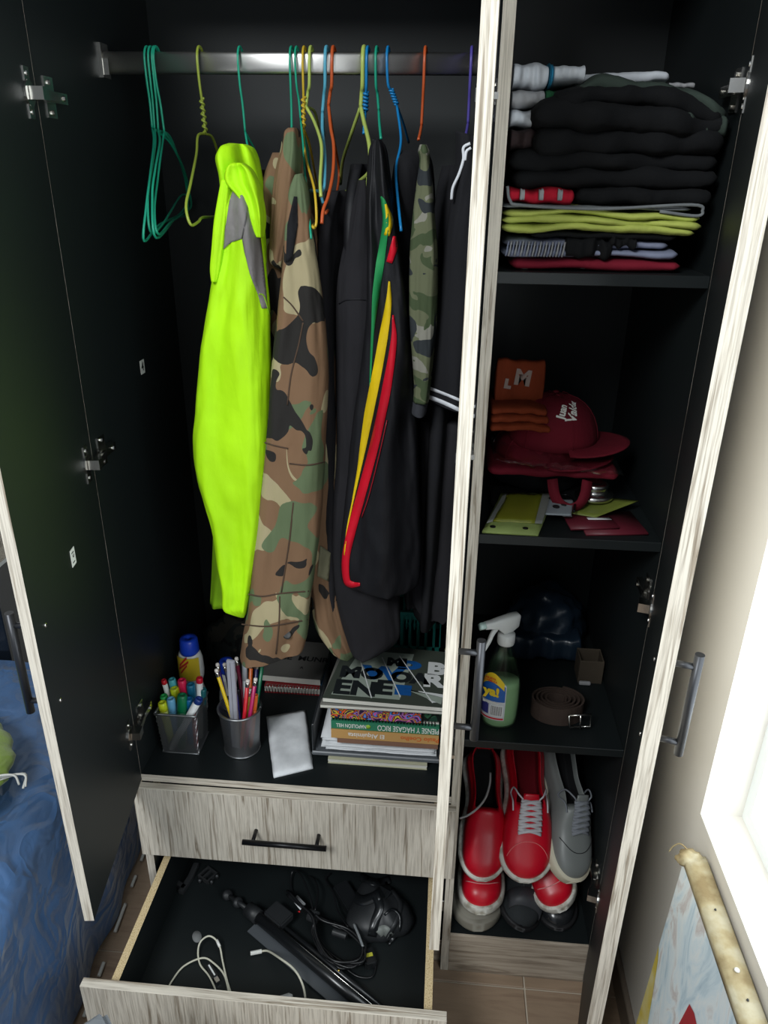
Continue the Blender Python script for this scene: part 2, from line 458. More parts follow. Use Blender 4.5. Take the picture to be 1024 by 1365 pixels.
# second sticker on the inner face of the left door
dirv = (Vector((0.043, -0.317, 0)) - Vector((0.0, -0.0005, 0))).normalized()
pc = Vector((0.0, -0.0005, 1.083)) + dirv * 0.150
fr = plane_frame(pc + Vector((0.0004, 0, 0)), -dirv, (0, 0, 1))
bm = bmesh.new(); bm_box(bm, -0.009, 0.009, -0.014, 0.014, 0, 0.0006, fr)
s2 = from_bm('sticker', bm, paper, dl); s2['label'] = 'small white sticker with black print'
text_obj('1 c1', 0.013, ink, fr @ Matrix.Translation((0, 0, 0.0009)) @ Matrix.Rotation(PI / 2, 4, 'Z'), s2, bold=0.0004)

# ---- drawers
def drawer(yf, z0, z1, bz, depth, label, sides, hl):
    """yf = y of the front's outer face"""
    fr_ = box('drawer', -0.015 if yf > -.1 else -0.034, 0.638 if yf > -.1 else 0.632, yf, yf + .0175, z0, z1, oak_v, WD); fr_['label'] = label
    fr_.data.materials.append(oak_h)
    for p in fr_.data.polygons:
        if abs(p.normal.z) > .6: p.material_index = 1
    x0, x1 = sides
    for a, b in ((x0, x0 + .015), (x1 - .015, x1)):
        bm = bmesh.new(); bm_box(bm, a, b, yf + .016, yf + .016 + depth, bz, z1 - .022)
        bmesh.ops.recalc_face_normals(bm, faces=bm.faces)
        me = bpy.data.meshes.new('drawer_side'); 
        for f in bm.faces: f.material_index = 1 if f.normal.z > 0.9 else 0
        bm.to_mesh(me); bm.free(); me.materials.append(black_lam); me.materials.append(chip)
        o = link(bpy.data.objects.new('drawer_side', me), fr_); o['label'] = 'drawer side with raw chipboard top edge'
    box('drawer_back', x0 + .015, x1 - .015, yf + depth, yf + depth + .014, bz, z1 - .03, black_lam, fr_, bev=0)
    box('drawer_bottom', x0 + .015, x1 - .015, yf + .016, yf + depth, bz, bz + .004, black_lam, fr_, bev=0)
    box('drawer_lining', x0 + .015, x1 - .015, yf + .016, yf + .0165, bz + .004, z1 - .022, black_lam, fr_, bev=0)
    if hl:
        xm = 0.300
        tbar(fr_, (xm - .085, yf - .032, (z0 + z1) / 2 + .002), (xm + .085, yf - .032, (z0 + z1) / 2 + .002), (0, 1, 0), .033, 0.0055, black_metal)
    return fr_
d1 = drawer(-0.018, 0.305, 0.4905, 0.31, 0.40, 'closed upper drawer front with black bar handle', (0.012, 0.610), True)
d2 = drawer(-0.283, 0.064, 0.272, 0.136, 0.43, 'lower drawer pulled open', (0.0095, 0.6065), True)
for s in (0.0, 0.6275):   # runners
    a, b = (s, s + .0095) if s < .1 else (s - .021, s)
    box('drawer_runner', a, b, 0.01, 0.42, 0.175, 0.205, metal if s < .1 else metal, WD, bev=0.001)
# ================================================================ HANGING CLOTHES
def lerp_rows(rows, k):
    """Catmull-Rom between numeric rows"""
    n = len(rows); out = []
    for i in range(n - 1):
        a = rows[max(i - 1, 0)]; b = rows[i]; c = rows[i + 1]; d = rows[min(i + 2, n - 1)]
        for j in range(k):
            t = j / k
            row = []
            for p, q, r, s in zip(a, b, c, d):
                m1 = (r - p) / 2; m2 = (s - q) / 2
                row.append((2 * t**3 - 3 * t**2 + 1) * q + (t**3 - 2 * t**2 + t) * m1 + (-2 * t**3 + 3 * t**2) * r + (t**3 - t**2) * m2)
            out.append(row)
    out.append(list(rows[-1])); return out
def sleeve(name, rows, y, hy, mat, parent, folds=3, amp=0.004, seed=0, n=72, k=5, tilt=0.0):
    """rows: (photo row, left column, right column); a hanging tube of cloth at depth y, half depth hy.
    tilt: photo-row slope of the hem (dz per dx)"""
    rings = []
    R = lerp_rows(rows, k)
    for i, (py, xl, xr) in enumerate(R):
        z = Y((xl + xr) / 2, py, y).z
        a = xfrom(xl, y, z); b = min(xfrom(xr, y, z), 0.621)
        cx = (a + b) / 2; hx = (b - a) / 2
        hyy = min(hy, hx * 1.3 + 0.006)
        ring = []
        for q in range(n):
            t = 2 * PI * q / n
            c, s = math.cos(t), math.sin(t)
            ph = seed + 1.7 * nz((0.3, seed, z * 3.0))
            f = amp * (math.sin(folds * t * 1.0 + ph * 2.2) * 0.6 + 0.9 * nz((c * 1.6 + seed, s * 1.6, z * 6)) + 0.35 * nz((c * 4 + seed, s * 4, z * 22)))
            f *= 1.35 * min(1.0, hx / 0.02)
            # keep the outline, fold mostly in depth
            px = cx + (hx + f * 0.35) * (abs(c) ** 0.85) * (1 if c > 0 else -1)
            py_ = y + (hyy + f * 1.5) * (abs(s) ** 0.9) * (1 if s > 0 else -1)
            ring.append(Vector((px, py_, z + tilt * (px - cx))))
        rings.append(ring)
    return loft(name, rings, mat, parent)
def body(name, rows, th, mat, parent, amp=0.006, seed=0, n=64, k=5):
    """rows: (z, xF, yF, xB, yB, thickness) a flat garment body seen nearly edge-on"""
    rings = []
    for (z, xf_, yf_, xb, yb, t_) in lerp_rows(rows, k):
        F_ = Vector((xf_, yf_)); B_ = Vector((xb, yb)); c = (F_ + B_) / 2; u = (B_ - F_) / 2; hl = u.length; u.normalize(); v = Vector((u.y, -u.x))
        ring = []
        for q in range(n):
            t = 2 * PI * q / n; cc, ss = math.cos(t), math.sin(t)
            f = amp * (math.sin(cc * 7 + seed + 2 * nz((seed, z * 2, 0))) + nz((cc * 3, ss + seed, z * 6)))
            p = c + u * (hl * (abs(cc) ** .8) * (1 if cc > 0 else -1)) + v * ((t_ / 2 + f) * (abs(ss) ** .8) * (1 if ss > 0 else -1))
            ring.append(Vector((p.x, p.y, z)))
        rings.append(ring)
    return loft(name, rings, mat, parent)
def bvh_of(*objs):
    V, F = [], []
    for o in objs:
        k = len(V); V += [o.matrix_world @ v.co if False else v.co.copy() for v in o.data.vertices]
        F += [tuple(i + k for i in p.vertices) for p in o.data.polygons]
    return BVHTree.FromPolygons(V, F)
def patch(name, poly, target, mat, parent, lift=0.0015, cuts=3, y_default=None):
    """a cloth panel sewn onto the garment: outline given in the photo's pixels, laid on the garment's real surface"""
    bm = bmesh.new()
    vs = [bm.verts.new((p[0], p[1], 0)) for p in poly]
    # densify outline
    f = bm.faces.new(vs)
    bmesh.ops.triangulate(bm, faces=[f])
    for _ in range(cuts):
        long_e = [e for e in bm.edges if e.calc_length() > 5]
        if not long_e: break
        bmesh.ops.subdivide_edges(bm, edges=long_e, cuts=1, use_grid_fill=False)
        bmesh.ops.triangulate(bm, faces=bm.faces[:])
    last = None; miss = []
    for v_ in bm.verts:
        d = ray_dir(v_.co.x, v_.co.y)
        h = target.ray_cast(CAM, d)
        if h[0] is not None:
            dist = h[3]; v_.co = CAM + d * (dist - lift); last = dist
        else:
            miss.append((v_, d))
    ds = [(v_.co - CAM).length for v_ in bm.verts if v_.co.y > -1 and v_.co.z != 0]
    ref = last if last else 1.3
    for v_, d in miss:
        # nearest surface point keeps the panel on the cloth
        p = CAM + d * ref; q = target.find_nearest(p)
        v_.co = q[0] + (CAM - q[0]).normalized() * lift if q[0] is not None else p
    bmesh.ops.recalc_face_normals(bm, faces=bm.faces)
    me = bpy.data.meshes.new(name); bm.to_mesh(me); bm.free(); me.materials.append(mat)
    for p in me.polygons: p.use_smooth = True
    o = link(bpy.data.objects.new(name, me), parent)
    md = o.modifiers.new('t', 'SOLIDIFY'); md.thickness = 0.0012; md.offset = 0
    return o
def ribbon(path, w):
    """pixel outline of a band along path with half-widths w (list or number)"""
    Lf, Rt = [], []
    P = [Vector((a, b)) for a, b in path]
    for i, p in enumerate(P):
        t = (P[min(i + 1, len(P) - 1)] - P[max(i - 1, 0)]).normalized(); nn = Vector((-t.y, t.x))
        ww = w[i] if isinstance(w, (list, tuple)) else w
        Lf.append(tuple(p + nn * ww)); Rt.append(tuple(p - nn * ww))
    return Lf + Rt[::-1]
def band(name, path, w, target, mat, parent, lift=0.0015):
    """a sewn band laid on the garment, as a strip of quads"""
    P = [Vector((p[0], p[1], 0)) for p in path]; P = catmull(P, 5)
    k = len(P); V, F = [], []; dist = None; ds = []
    for i, p in enumerate(P):
        t = (P[min(i + 1, k - 1)] - P[max(i - 1, 0)]).normalized(); nn = Vector((-t.y, t.x, 0))
        if isinstance(w, (list, tuple)):
            f = i / (k - 1) * (len(w) - 1); a = int(f); ww = w[a] + (w[min(a + 1, len(w) - 1)] - w[a]) * (f - a)
        else: ww = w
        for s in (-1, 0, 1):
            q = p + nn * ww * s; d = ray_dir(q.x, q.y); h = target.ray_cast(CAM, d)
            if h[0] is not None: dist = h[3]
            V.append((d, h[3] if h[0] is not None else None))
    known = [x for _, x in V if x is not None]; cur = known[0] if known else 1.3
    out = []
    for d, x in V:
        if x is not None: cur = x
        out.append(CAM + d * (cur - lift))
    for i in range(k - 1):
        for j in range(2): F.append((i * 3 + j, i * 3 + j + 1, i * 3 + j + 4, i * 3 + j + 3))
    o = mesh_obj(name, out, F, mat, parent)
    md = o.modifiers.new('t', 'SOLIDIFY'); md.thickness = 0.0010; md.offset = 0
    return o

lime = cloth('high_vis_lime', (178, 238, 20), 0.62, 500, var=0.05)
lime_sh = cloth('high_vis_lime_shaded', (138, 190, 28), 0.7, 500)  # darker copy of the lime, shade painted into the jacket's rear parts
grey_n = cloth('grey_nylon', (128, 124, 122), 0.6, 700)
camo_w = camo('woodland_camouflage', [(126, 98, 74), (168, 156, 122), (98, 112, 82), (44, 42, 40)], 11.0, (1, 1, 0.8), 2)
camo_g = camo('grey_green_camouflage', [(104, 108, 82), (140, 138, 126), (72, 84, 58), (52, 56, 58)], 17, (1, 1, 1.2), 6)
blk = cloth('black_cotton', (30, 30, 33), 0.9)
blk2 = cloth('black_polyester', (26, 26, 29), 0.55)
blk3 = cloth('faded_black_cotton', (38, 37, 40), 0.95)
yellow = cloth('yellow_band', (232, 196, 22), 0.5); red_b = cloth('red_band', (206, 24, 44), 0.35); green_b = cloth('green_band', (36, 140, 78), 0.6)
white_c = cloth('white_rib', (226, 228, 232), 0.7)

# hi-vis jacket
J = thing('jacket', 'neon lime high-visibility hooded jacket with grey shoulder panel', 'jacket', group=None)
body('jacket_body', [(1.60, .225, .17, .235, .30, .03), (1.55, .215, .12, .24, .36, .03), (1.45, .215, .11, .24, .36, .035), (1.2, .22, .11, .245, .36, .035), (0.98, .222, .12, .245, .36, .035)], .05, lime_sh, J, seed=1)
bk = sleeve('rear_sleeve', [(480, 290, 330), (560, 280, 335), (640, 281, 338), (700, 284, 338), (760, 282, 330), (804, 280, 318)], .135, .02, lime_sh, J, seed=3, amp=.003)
sl = sleeve('sleeve', [(243, 309, 318), (262, 305, 334), (300, 299, 347), (332, 296, 351), (380, 286, 355), (410, 281, 357), (460, 272, 359), (540, 262, 361), (590, 258, 361), (640, 263, 358), (690, 279, 353), (740, 290, 345), (780, 299, 338), (800, 301, 334), (812, 312, 331), (819, 321, 328)], .07, .034, lime, J, folds=4, amp=.0065, seed=5)
T1 = bvh_of(sl)
patch('shoulder_panel', [(313, 246), (306, 268), (301, 300), (297, 333), (308, 323), (323, 318), (326, 336), (333, 365), (344, 392), (349, 411), (357, 411), (354, 380), (350, 340), (345, 300), (337, 270), (323, 250)], T1, grey_n, J)['label'] = 'grey nylon shoulder panel'
band('seam', [(323, 318), (330, 270), (318, 250)], 0.8, T1, plain('dark_grey_thread', (80, 78, 78)), J, .0025)
band('seam', [(360, 420), (352, 395), (345, 392)], 0.8, T1, lime_sh, J, .002)
sleeve('hood', [(192, 306, 326), (198, 294, 334), (212, 288, 340), (235, 293, 345), (260, 298, 350), (290, 305, 353), (320, 315, 355), (350, 335, 357)], .12, .05, lime, J, folds=3, amp=.009, seed=9)
sleeve('hood_rim', [(217, 311, 325), (226, 303, 337), (243, 301, 346), (262, 318, 350), (282, 328, 353), (300, 336, 353), (316, 343, 351)], .055, .022, lime, J, folds=4, amp=.006, seed=11)
sleeve('storm_flap', [(240, 296, 308), (265, 291, 306), (295, 286, 303), (330, 283, 299), (358, 281, 295), (375, 283, 291)], .05, .012, lime, J, seed=13, amp=.002)

# camouflage jacket
J = thing('jacket', 'brown and tan woodland camouflage jacket with a buttoned cuff', 'jacket')
body('jacket_body', [(1.655, .298, .17, .303, .30, .028), (1.60, .292, .12, .312, .36, .05), (1.50, .292, .11, .325, .40, .055), (1.3, .30, .10, .335, .42, .06), (1.1, .30, .09, .335, .42, .06), (.95, .305, .12, .335, .42, .05), (0.82, .31, .12, .345, .42, .05)], .05, camo_w, J, seed=21)
sleeve('collar', [(171, 384, 397), (178, 378, 400), (200, 375, 402), (235, 367, 402), (280, 363, 398), (330, 361, 386), (350, 362, 381), (358, 372, 379)], .105, .03, camo_w, J, seed=22, amp=.004)
cs = sleeve('sleeve', [(232, 394, 404), (255, 386, 411), (300, 381, 417), (345, 377, 423), (385, 373, 428), (440, 367, 434), (500, 361, 438), (560, 357, 437), (620, 353, 434), (700, 343, 429), (760, 335, 421), (810, 328, 413), (845, 322, 409), (866, 319, 404), (871, 319, 402)], .065, .034, camo_w, J, folds=3, amp=.0055, seed=24, tilt=0.20)
rp = sleeve('jacket_front', [(285, 404, 416), (340, 404, 428), (420, 404, 441), (480, 408, 447), (560, 412, 449), (640, 412, 449), (720, 412, 446), (780, 414, 448), (830, 420, 459), (860, 440, 469), (873, 458, 471)], .12, .03, camo_w, J, folds=3, amp=.004, seed=26)
T2 = bvh_of(cs); T3 = bvh_of(rp)
seam_m = plain('brown_stitching', (78, 60, 46), 0.9)
for pth in ([(378, 396), (390, 408), (404, 428)], [(404, 430), (398, 460), (388, 500), (383, 540)], [(353, 590), (366, 594), (384, 598)], [(391, 670), (386, 720), (375, 790)], [(331, 792), (350, 795), (375, 791), (412, 788)], [(373, 795), (372, 830), (368, 872)], [(322, 832), (350, 835), (372, 833), (410, 826)], [(386, 618), (410, 620), (433, 616)]):
    band('seam', pth, 0.9, T2, seam_m, J, .0008)
p = T2.ray_cast(CAM, ray_dir(383, 846))[0]
lathe('button', [(0.0, 0.0), (.0075, 0.0), (.0085, .0015), (.0075, .003), (.005, .0028), (0, .0024)], plain('dark_button', (34, 34, 32), .4), J, 20, frame(p, (CAM - p)))
patch('pocket_flap', [(427, 727), (441, 737), (438, 775), (423, 768)], T3, cloth('olive_flap', (122, 120, 96)), J, .003)
patch('collar_gap_shade', [(383, 300), (392, 262), (396, 262), (397, 300), (390, 345), (381, 350)], T2, blk, J, .0015)['label'] = 'black patch painting the shade in the open collar gap'  # shade inside the collar, put on the sleeve as a black patch

# dark print t-shirt just behind camo jacket's left edge
J = thing('shirt', 'dark t-shirt mostly hidden between the lime and the camouflage jackets', 'shirt')
body('shirt_body', [(1.63, .255, .16, .262, .30, .02), (1.55, .247, .10, .262, .38, .03), (1.40, .247, .08, .262, .40, .03), (1.18, .250, .09, .264, .40, .03)], .03, cloth('dark_print_cotton', (44, 36, 40), .9), J, seed=31, amp=.003)

# black hoodie
J = thing('hoodie', 'plain black hoodie hanging between camouflage and striped jackets', 'hoodie')
body('jacket_body', [(1.60, .385, .16, .40, .30, .03), (1.52, .375, .10, .41, .38, .04), (1.3, .378, .09, .41, .41, .045), (1.0, .375, .10, .41, .42, .05), (.80, .38, .10, .42, .42, .05)], .05, blk3, J, seed=35)
s_ = sleeve('sleeve', [(240, 478, 492), (270, 472, 497), (310, 464, 500), (350, 455, 505), (385, 450, 508), (430, 448, 511), (520, 448, 512), (600, 449, 515), (660, 446, 520), (720, 443, 526), (780, 446, 532), (820, 452, 534), (850, 461, 532), (866, 468, 510), (871, 473, 492)], .11, .03, blk3, J, folds=3, amp=.004, seed=37)
band('seam', [(452, 405), (462, 400), (480, 399), (495, 401)], .7, bvh_of(s_), blk2, J, .0008)

# black jacket with green, yellow and red bands
J = thing('jacket', 'black track jacket with green, yellow and red bands down its sleeve', 'jacket')
body('jacket_body', [(1.64, .425, .15, .44, .30, .03), (1.56, .418, .10, .45, .37, .045), (1.40, .425, .09, .46, .41, .05), (1.2, .44, .08, .475, .42, .055), (.95, .445, .10, .48, .42, .05), (.87, .45, .14, .48, .40, .04)], .05, blk2, J, seed=41)
st = sleeve('sleeve', [(186, 499, 508), (200, 494, 515), (240, 490, 521), (290, 488, 528), (340, 488, 536), (420, 487, 546), (500, 480, 551), (560, 473, 554), (620, 467, 557), (680, 461, 559), (730, 457, 560), (765, 456, 558), (779, 462, 552), (783, 480, 540)], .065, .036, blk2, J, folds=4, amp=.006, seed=43)
T4 = bvh_of(st)
band('green_band', [(508, 262), (512, 272), (514, 300), (507, 350), (501, 395), (497, 440), (494, 500), (493, 520)], [1, 3.5, 4, 5.5, 4.5, 2, 1, .7], T4, green_b, J)
band('yellow_band', [(514, 272), (519, 293), (515, 314)], [1.2, 5, 4.5], T4, yellow, J)
band('yellow_band', [(519, 375), (518, 405), (511, 450), (502, 500), (492, 550), (485, 590), (479, 625), (470, 670), (463, 705), (459, 740)], [1.0, 4, 6, 6.2, 6, 4.5, 2.5, 1.1, .9, .7], T4, yellow, J)
band('red_band', [(526, 315), (525, 330), (519, 350)], [2, 5, 4], T4, red_b, J)
band('red_band', [(524, 420), (525, 455), (516, 515), (507, 560), (495, 610), (480, 665), (468, 710), (461, 745), (462, 772), (468, 779), (480, 779)], [1.0, 4, 6, 6, 6, 6, 5.8, 5, 4.5, 4.5, 2], T4, red_b, J, .002)
band('zip_piping', [(516, 560), (506, 605), (492, 660), (482, 690)], .6, T4, plain('dark_red', (150, 20, 34), .4), J, .003)

# grey-green camouflage long-sleeved top under a black hoodie
J = thing('hoodie', 'black hoodie whose sleeve is grey-green camouflage with a dark cuff', 'hoodie')
body('jacket_body', [(1.66, .508, .15, .513, .31, .03), (1.62, .50, .10, .52, .37, .05), (1.45, .505, .13, .53, .41, .05), (1.2, .51, .12, .54, .42, .05), (.93, .51, .14, .54, .42, .045)], .05, blk, J, seed=51)
sleeve('sleeve', [(193, 560, 569), (202, 558, 573), (215, 560, 573), (245, 556, 577), (290, 551, 580), (340, 547, 584), (420, 546, 583), (470, 549, 579), (510, 552, 575), (534, 551, 572)], .06, .028, camo_g, J, folds=3, amp=.003, seed=53)
sleeve('cuff', [(530, 552, 571), (540, 550, 570), (551, 549, 568), (554, 556, 565)], .06, .016, cloth('charcoal_rib', (62, 63, 68)), J, seed=54, amp=.001)
sleeve('lower_front', [(560, 530, 556), (600, 528, 560), (700, 532, 566), (760, 536, 570), (790, 538, 562), (806, 541, 556)], .16, .025, blk, J, seed=55, amp=.004)

# black shirt with white trims, next to the middle door
J = thing('shirt', 'black polo shirt with two white sleeve stripes beside the middle door', 'shirt')
body('shirt_body', [(1.64, .575, .16, .575, .31, .03), (1.58, .572, .10, .575, .38, .045), (1.4, .57, .09, .58, .41, .05), (1.1, .565, .08, .585, .42, .05), (.82, .56, .10, .585, .42, .05)], .05, blk, J, seed=61)
sp = sleeve('sleeve', [(180, 606, 640), (215, 606, 648), (260, 602, 652), (330, 592, 655), (400, 583, 652), (460, 575, 648), (515, 568, 644), (530, 566, 642), (538, 567, 640)], .09, .03, blk, J, folds=3, amp=.003, seed=63, tilt=-.30)
T5 = bvh_of(sp)
band('sleeve_stripe', [(566, 515), (590, 524), (612, 533), (640, 545)], 1.9, T5, white_c, J, .0015)
band('sleeve_stripe', [(566, 527), (590, 536), (612, 546), (640, 558)], 2.6, T5, white_c, J, .0015)
sleeve('lower_front', [(560, 562, 640), (650, 560, 632), (740, 556, 625), (790, 550, 620), (812, 556, 610), (820, 570, 598)], .14, .03, blk3, J, seed=65, amp=.004)
q = [Y(a, b, .06) for a, b in ((627, 191), (618, 197), (618, 212), (612, 232), (604, 250), (602, 266))]
tube('drawstring', q, .0022, white_c, J)
q = [Y(a, b, .06) for a, b in ((628, 197), (622, 202), (620, 214))]
tube('drawstring', q, .0022, white_c, J)

# ---------------------------------------------------------------- hangers
def plast(name, rgb): return mat_base(name, srgb(*rgb), 0.35, spec=0.5)
H_green = plast('green_hanger_plastic', (34, 160, 128)); H_olive = plast('olive_hanger_plastic', (150, 165, 62)); H_yel = plast('yellow_hanger_plastic', (205, 172, 48))
H_pale = plast('pale_green_hanger_plastic', (178, 196, 98)); H_lb = plast('light_blue_hanger_plastic', (88, 170, 196)); H_or = plast('orange_hanger_plastic', (196, 88, 44))
H_blue = plast('blue_hanger_plastic', (24, 128, 190)); H_pur = plast('purple_hanger_plastic', (86, 76, 160))
RY, RZ = 0.235, 1.785
def hanger(col, hook_px, neck, front, back, label, group=None, r=.0019, twist=False, shoulder=None, tipped=False, bar=True):
    """hook_px: photo column of the hook on the rail; neck, front, back: (column,row,depth) of the neck and of the two ends"""
    t = thing('clothes_hanger', label, 'hanger', group=group)
    x = Y(hook_px, 84, RY - .012).x
    nk = Y(neck[0], neck[1], RY)
    hook = [Vector((x + .003, RY + .017, RZ - .012)), Vector((x + .002, RY + .016, RZ + .008)), Vector((x + .001, RY + .006, RZ + .0215)), Vector((x, RY - .006, RZ + .0205)), Vector((x, RY - .015, RZ + .004)),
            Vector((x + (nk.x - x) * .15, RY - .012, RZ - .03)), Vector((x + (nk.x - x) * .55, RY - .004, (RZ + nk.z) / 2 - .01)), nk]
    tube('hook', hook, r, col, t)
    if twist:
        a = hook[-2].lerp(hook[-3], .35); b = nk
        pts = [a.lerp(b, i / 40) + Vector((math.cos(i * .9) * r * 1.5, math.sin(i * .9) * r * 1.5, 0)) for i in range(41)]
        tube('twisted_neck', pts, r * .8, col, t, 6, 1)
    fr = [Y(*p[:2], p[2]) for p in front]; bk = [Y(*p[:2], p[2]) for p in back]
    loop = [nk] + fr + bk[::-1] + [nk] if bar else None
    if bar: 
        tube('frame', loop, r, col, t)
    else:
        tube('frame', [nk] + fr, r, col, t)
        if bk: tube('frame', [nk] + bk, r * .9, col, t)
    return t
g = 'empty green wire hangers bunched at the left end of the rail'
GL = ['empty green wire hanger, leftmost of the bunch of four', 'empty green wire hanger, second from the left in the bunch', 'empty green wire hanger, third in the bunch at the left end', 'empty green wire hanger, rightmost of the bunch of four']
for i, (hx, nk, f, b) in enumerate([
    (194, (203, 171), [(205, 190, .19), (200, 235, .09), (195, 275, .05), (192, 321, .035)], [(226, 188, .28), (246, 228, .38), (252, 262, .43), (240, 285, .40), (212, 300, .15)]),
    (199, (206, 172), [(207, 192, .19), (200, 240, .09), (197, 270, .055), (201, 309, .04)], [(228, 192, .28), (247, 232, .38), (250, 258, .43), (240, 262, .40), (216, 300, .15)]),
    (204, (211, 174), [(213, 190, .19), (207, 225, .10), (203, 262, .06), (208, 317, .04)], [(225, 180, .28), (236, 205, .33), (247, 240, .40), (250, 284, .43), (234, 291, .30)]),
    (206, (219, 176), [(216, 195, .20), (210, 240, .12), (206, 280, .07), (211, 312, .05)], [(232, 196, .30), (243, 225, .38), (255, 270, .44), (247, 283, .42), (228, 296, .22)])]):
    hanger(H_green, hx, nk, f, b, GL[i], g)
hanger(H_olive, 264, (274, 178), [(264, 181, .21), (262, 205, .17), (254, 245, .08), (248, 275, .04), (254, 299, .03), (264, 296, .06), (270, 290, .10)], [(283, 183, .26), (291, 205, .30), (300, 240, .40), (300, 285, .42), (286, 289, .25)], 'olive green hanger with a twisted neck left of the lime jacket', twist=True, r=.0022)
hanger(H_green, 318, (327, 176), [(331, 200, .22), (334, 215, .2)], [(340, 200, .27), (345, 215, .29)], 'green wire hanger holding the lime jacket', bar=False)
hanger(H_green, 387, (389, 174), [(388, 195, .2), (386, 210, .17)], [(395, 195, .28), (398, 210, .31)], 'green wire hanger holding the brown camouflage jacket', bar=False)
hanger(H_green, 394, (401, 160), [(404, 190, .19), (407, 235, .12), (411, 275, .07), (415, 318, .03)], [(410, 200, .3), (418, 260, .40)], 'long green wire hanger just right of the camouflage collar', bar=False, r=.0018)
hanger(H_yel, 404, (405, 172), [(405, 190, .20), (409, 215, .14), (419, 252, .06), (422, 290, .035), (420, 303, .03), (417, 301, .04)], [(412, 190, .28), (418, 220, .34), (424, 260, .42), (422, 290, .25)], 'yellow twisted-neck hanger beside the green one', twist=True, r=.0020)
hanger(H_pale, 413, (408, 142), [(418, 160, .21), (427, 185, .15), (429, 205, .12), (427, 240, .07), (428, 262, .05)], [(420, 150, .28), (426, 180, .34)], 'pale olive hanger between the yellow and the light blue ones', bar=False, r=.0026)
t = hanger(H_lb, 434, (430, 150), [(430, 175, .2), (433, 205, .14), (433, 235, .09), (431, 252, .07), (424, 255, .10), (414, 254, .16)], [(432, 180, .28)], 'light blue plastic hanger with a small strap hook', bar=False, r=.0028)
tube('strap_hook', [Y(428, 255, .08), Y(429, 264, .078), Y(431, 271, .077)], .0022, H_lb, t)
hanger(H_or, 443, (438, 140), [(441, 170, .20), (445, 195, .16), (444, 230, .11), (438, 260, .07), (431, 280, .05), (429, 298, .04)], [(444, 180, .3), (452, 230, .4), (446, 268, .3), (434, 284, .08)], 'orange plastic hanger with nothing on it', bar=False, r=.0027)
t = hanger(H_pale, 484, (481, 142), [(486, 165, .20), (492, 190, .15), (494, 215, .11), (492, 230, .09), (482, 240, .13), (468, 251, .20), (454, 262, .28)], [(468, 180, .28), (457, 215, .36), (454, 245, .42)], 'wide pale green plastic hanger left of the striped jacket', bar=False, r=.0034)
tube('strap_hook', [Y(490, 236, .09), Y(490, 248, .088), Y(492, 251, .088), Y(494, 246, .087), Y(494, 242, .087)], .0020, H_pale, t)
hanger(H_blue, 489, (487, 150), [(486, 165, .2), (485, 178, .18)], [], 'blue twisted-neck hanger holding the black hoodie', bar=False, twist=True, r=.0024)
hanger(H_green, 501, (505, 147), [(506, 165, .2), (508, 185, .17)], [], 'green wire hanger holding the striped black jacket', bar=False, r=.0022)
t = hanger(H_blue, 516, (529, 140), [(534, 175, .19), (534, 195, .16), (528, 225, .11), (530, 260, .08), (535, 308, .04)], [(538, 165, .28), (545, 190, .33)], 'bright blue twisted-neck hanger right of the striped jacket', bar=False, twist=True, r=.0022)
hanger(H_or, 566, (562, 168), [(560, 178, .2), (558, 186, .18)], [], 'orange hanger holding the hoodie with the camouflage sleeve', bar=False, r=.0024)
hanger(H_pur, 628, (624, 165), [(622, 176, .2), (620, 184, .18)], [], 'purple hanger beside the middle door holding the polo shirt', bar=False, r=.0024)
# ================================================================ SHELF OF THE LEFT COMPARTMENT (top of board z = 0.51)
S0 = 0.5102
mesh_m = mat_base('silver_mesh_wire', srgb(150, 152, 154), 0.35, 0.9)
def strips_mesh(name, lines, w, nrm_of, mat, parent):
    V, F = [], []
    for pts in lines:
        k = len(V)
        for i, p in enumerate(pts):
            t = (pts[min(i + 1, len(pts) - 1)] - pts[max(i - 1, 0)]).normalized(); s = t.cross(nrm_of(p)).normalized() * (w / 2)
            V += [p - s, p + s]
        for i in range(len(pts) - 1): F.append((k + 2 * i, k + 2 * i + 1, k + 2 * i + 3, k + 2 * i + 2))
    o = mesh_obj(name, V, F, mat, parent, False); o['kind'] = 'stuff'; return o
# square cup
CX0, CX1, CY0, CY1, CH = 0.022, 0.098, 0.066, 0.136, 0.102
def sq(t, u):   # t 0..4 around, u 0..1 height (flares upward)
    g = 0.005 * u; x0, x1, y0, y1 = CX0 - g, CX1 + g, CY0 - g, CY1 + g
    t %= 4; i = int(t); f = t - i
    P = [(x0, y0), (x1, y0), (x1, y1), (x0, y1), (x0, y0)]
    return Vector((P[i][0] + (P[i + 1][0] - P[i][0]) * f, P[i][1] + (P[i + 1][1] - P[i][1]) * f, S0 + .001 + CH * u))
def sqn(p):
    a = Vector((p.x - (CX0 + CX1) / 2, p.y - (CY0 + CY1) / 2, 0)); return Vector((math.copysign(1, a.x), 0, 0)) if abs(a.x) / (CX1 - CX0) > abs(a.y) / (CY1 - CY0) else Vector((0, math.copysign(1, a.y), 0))
cup = thing('pen_holder', 'square silver wire-mesh cup full of markers and highlighters', 'pen holder', (0, 0, 0))
lines = []
NL = 76
for i in range(NL):
    t0 = i * 4 / NL
    for s in (1, -1):
        pts = []; last = None
        for j in range(11):
            pts.append(sq(t0 + s * 1.25 * j / 10, j / 10))
        lines.append(pts)
strips_mesh('wire_mesh', lines, 0.0016, sqn, mesh_m, cup)
for u, r in ((1.0, .0026), (0.0, .0016)):
    tube('rim' if u else 'foot_ring', [sq(i / 6 if i < 24 else 3.9999, u) for i in range(25)], r, mesh_m, cup, 8, 1)
box('cup_base', CX0, CX1, CY0, CY1, S0, S0 + .0012, mesh_m, cup, bev=0)
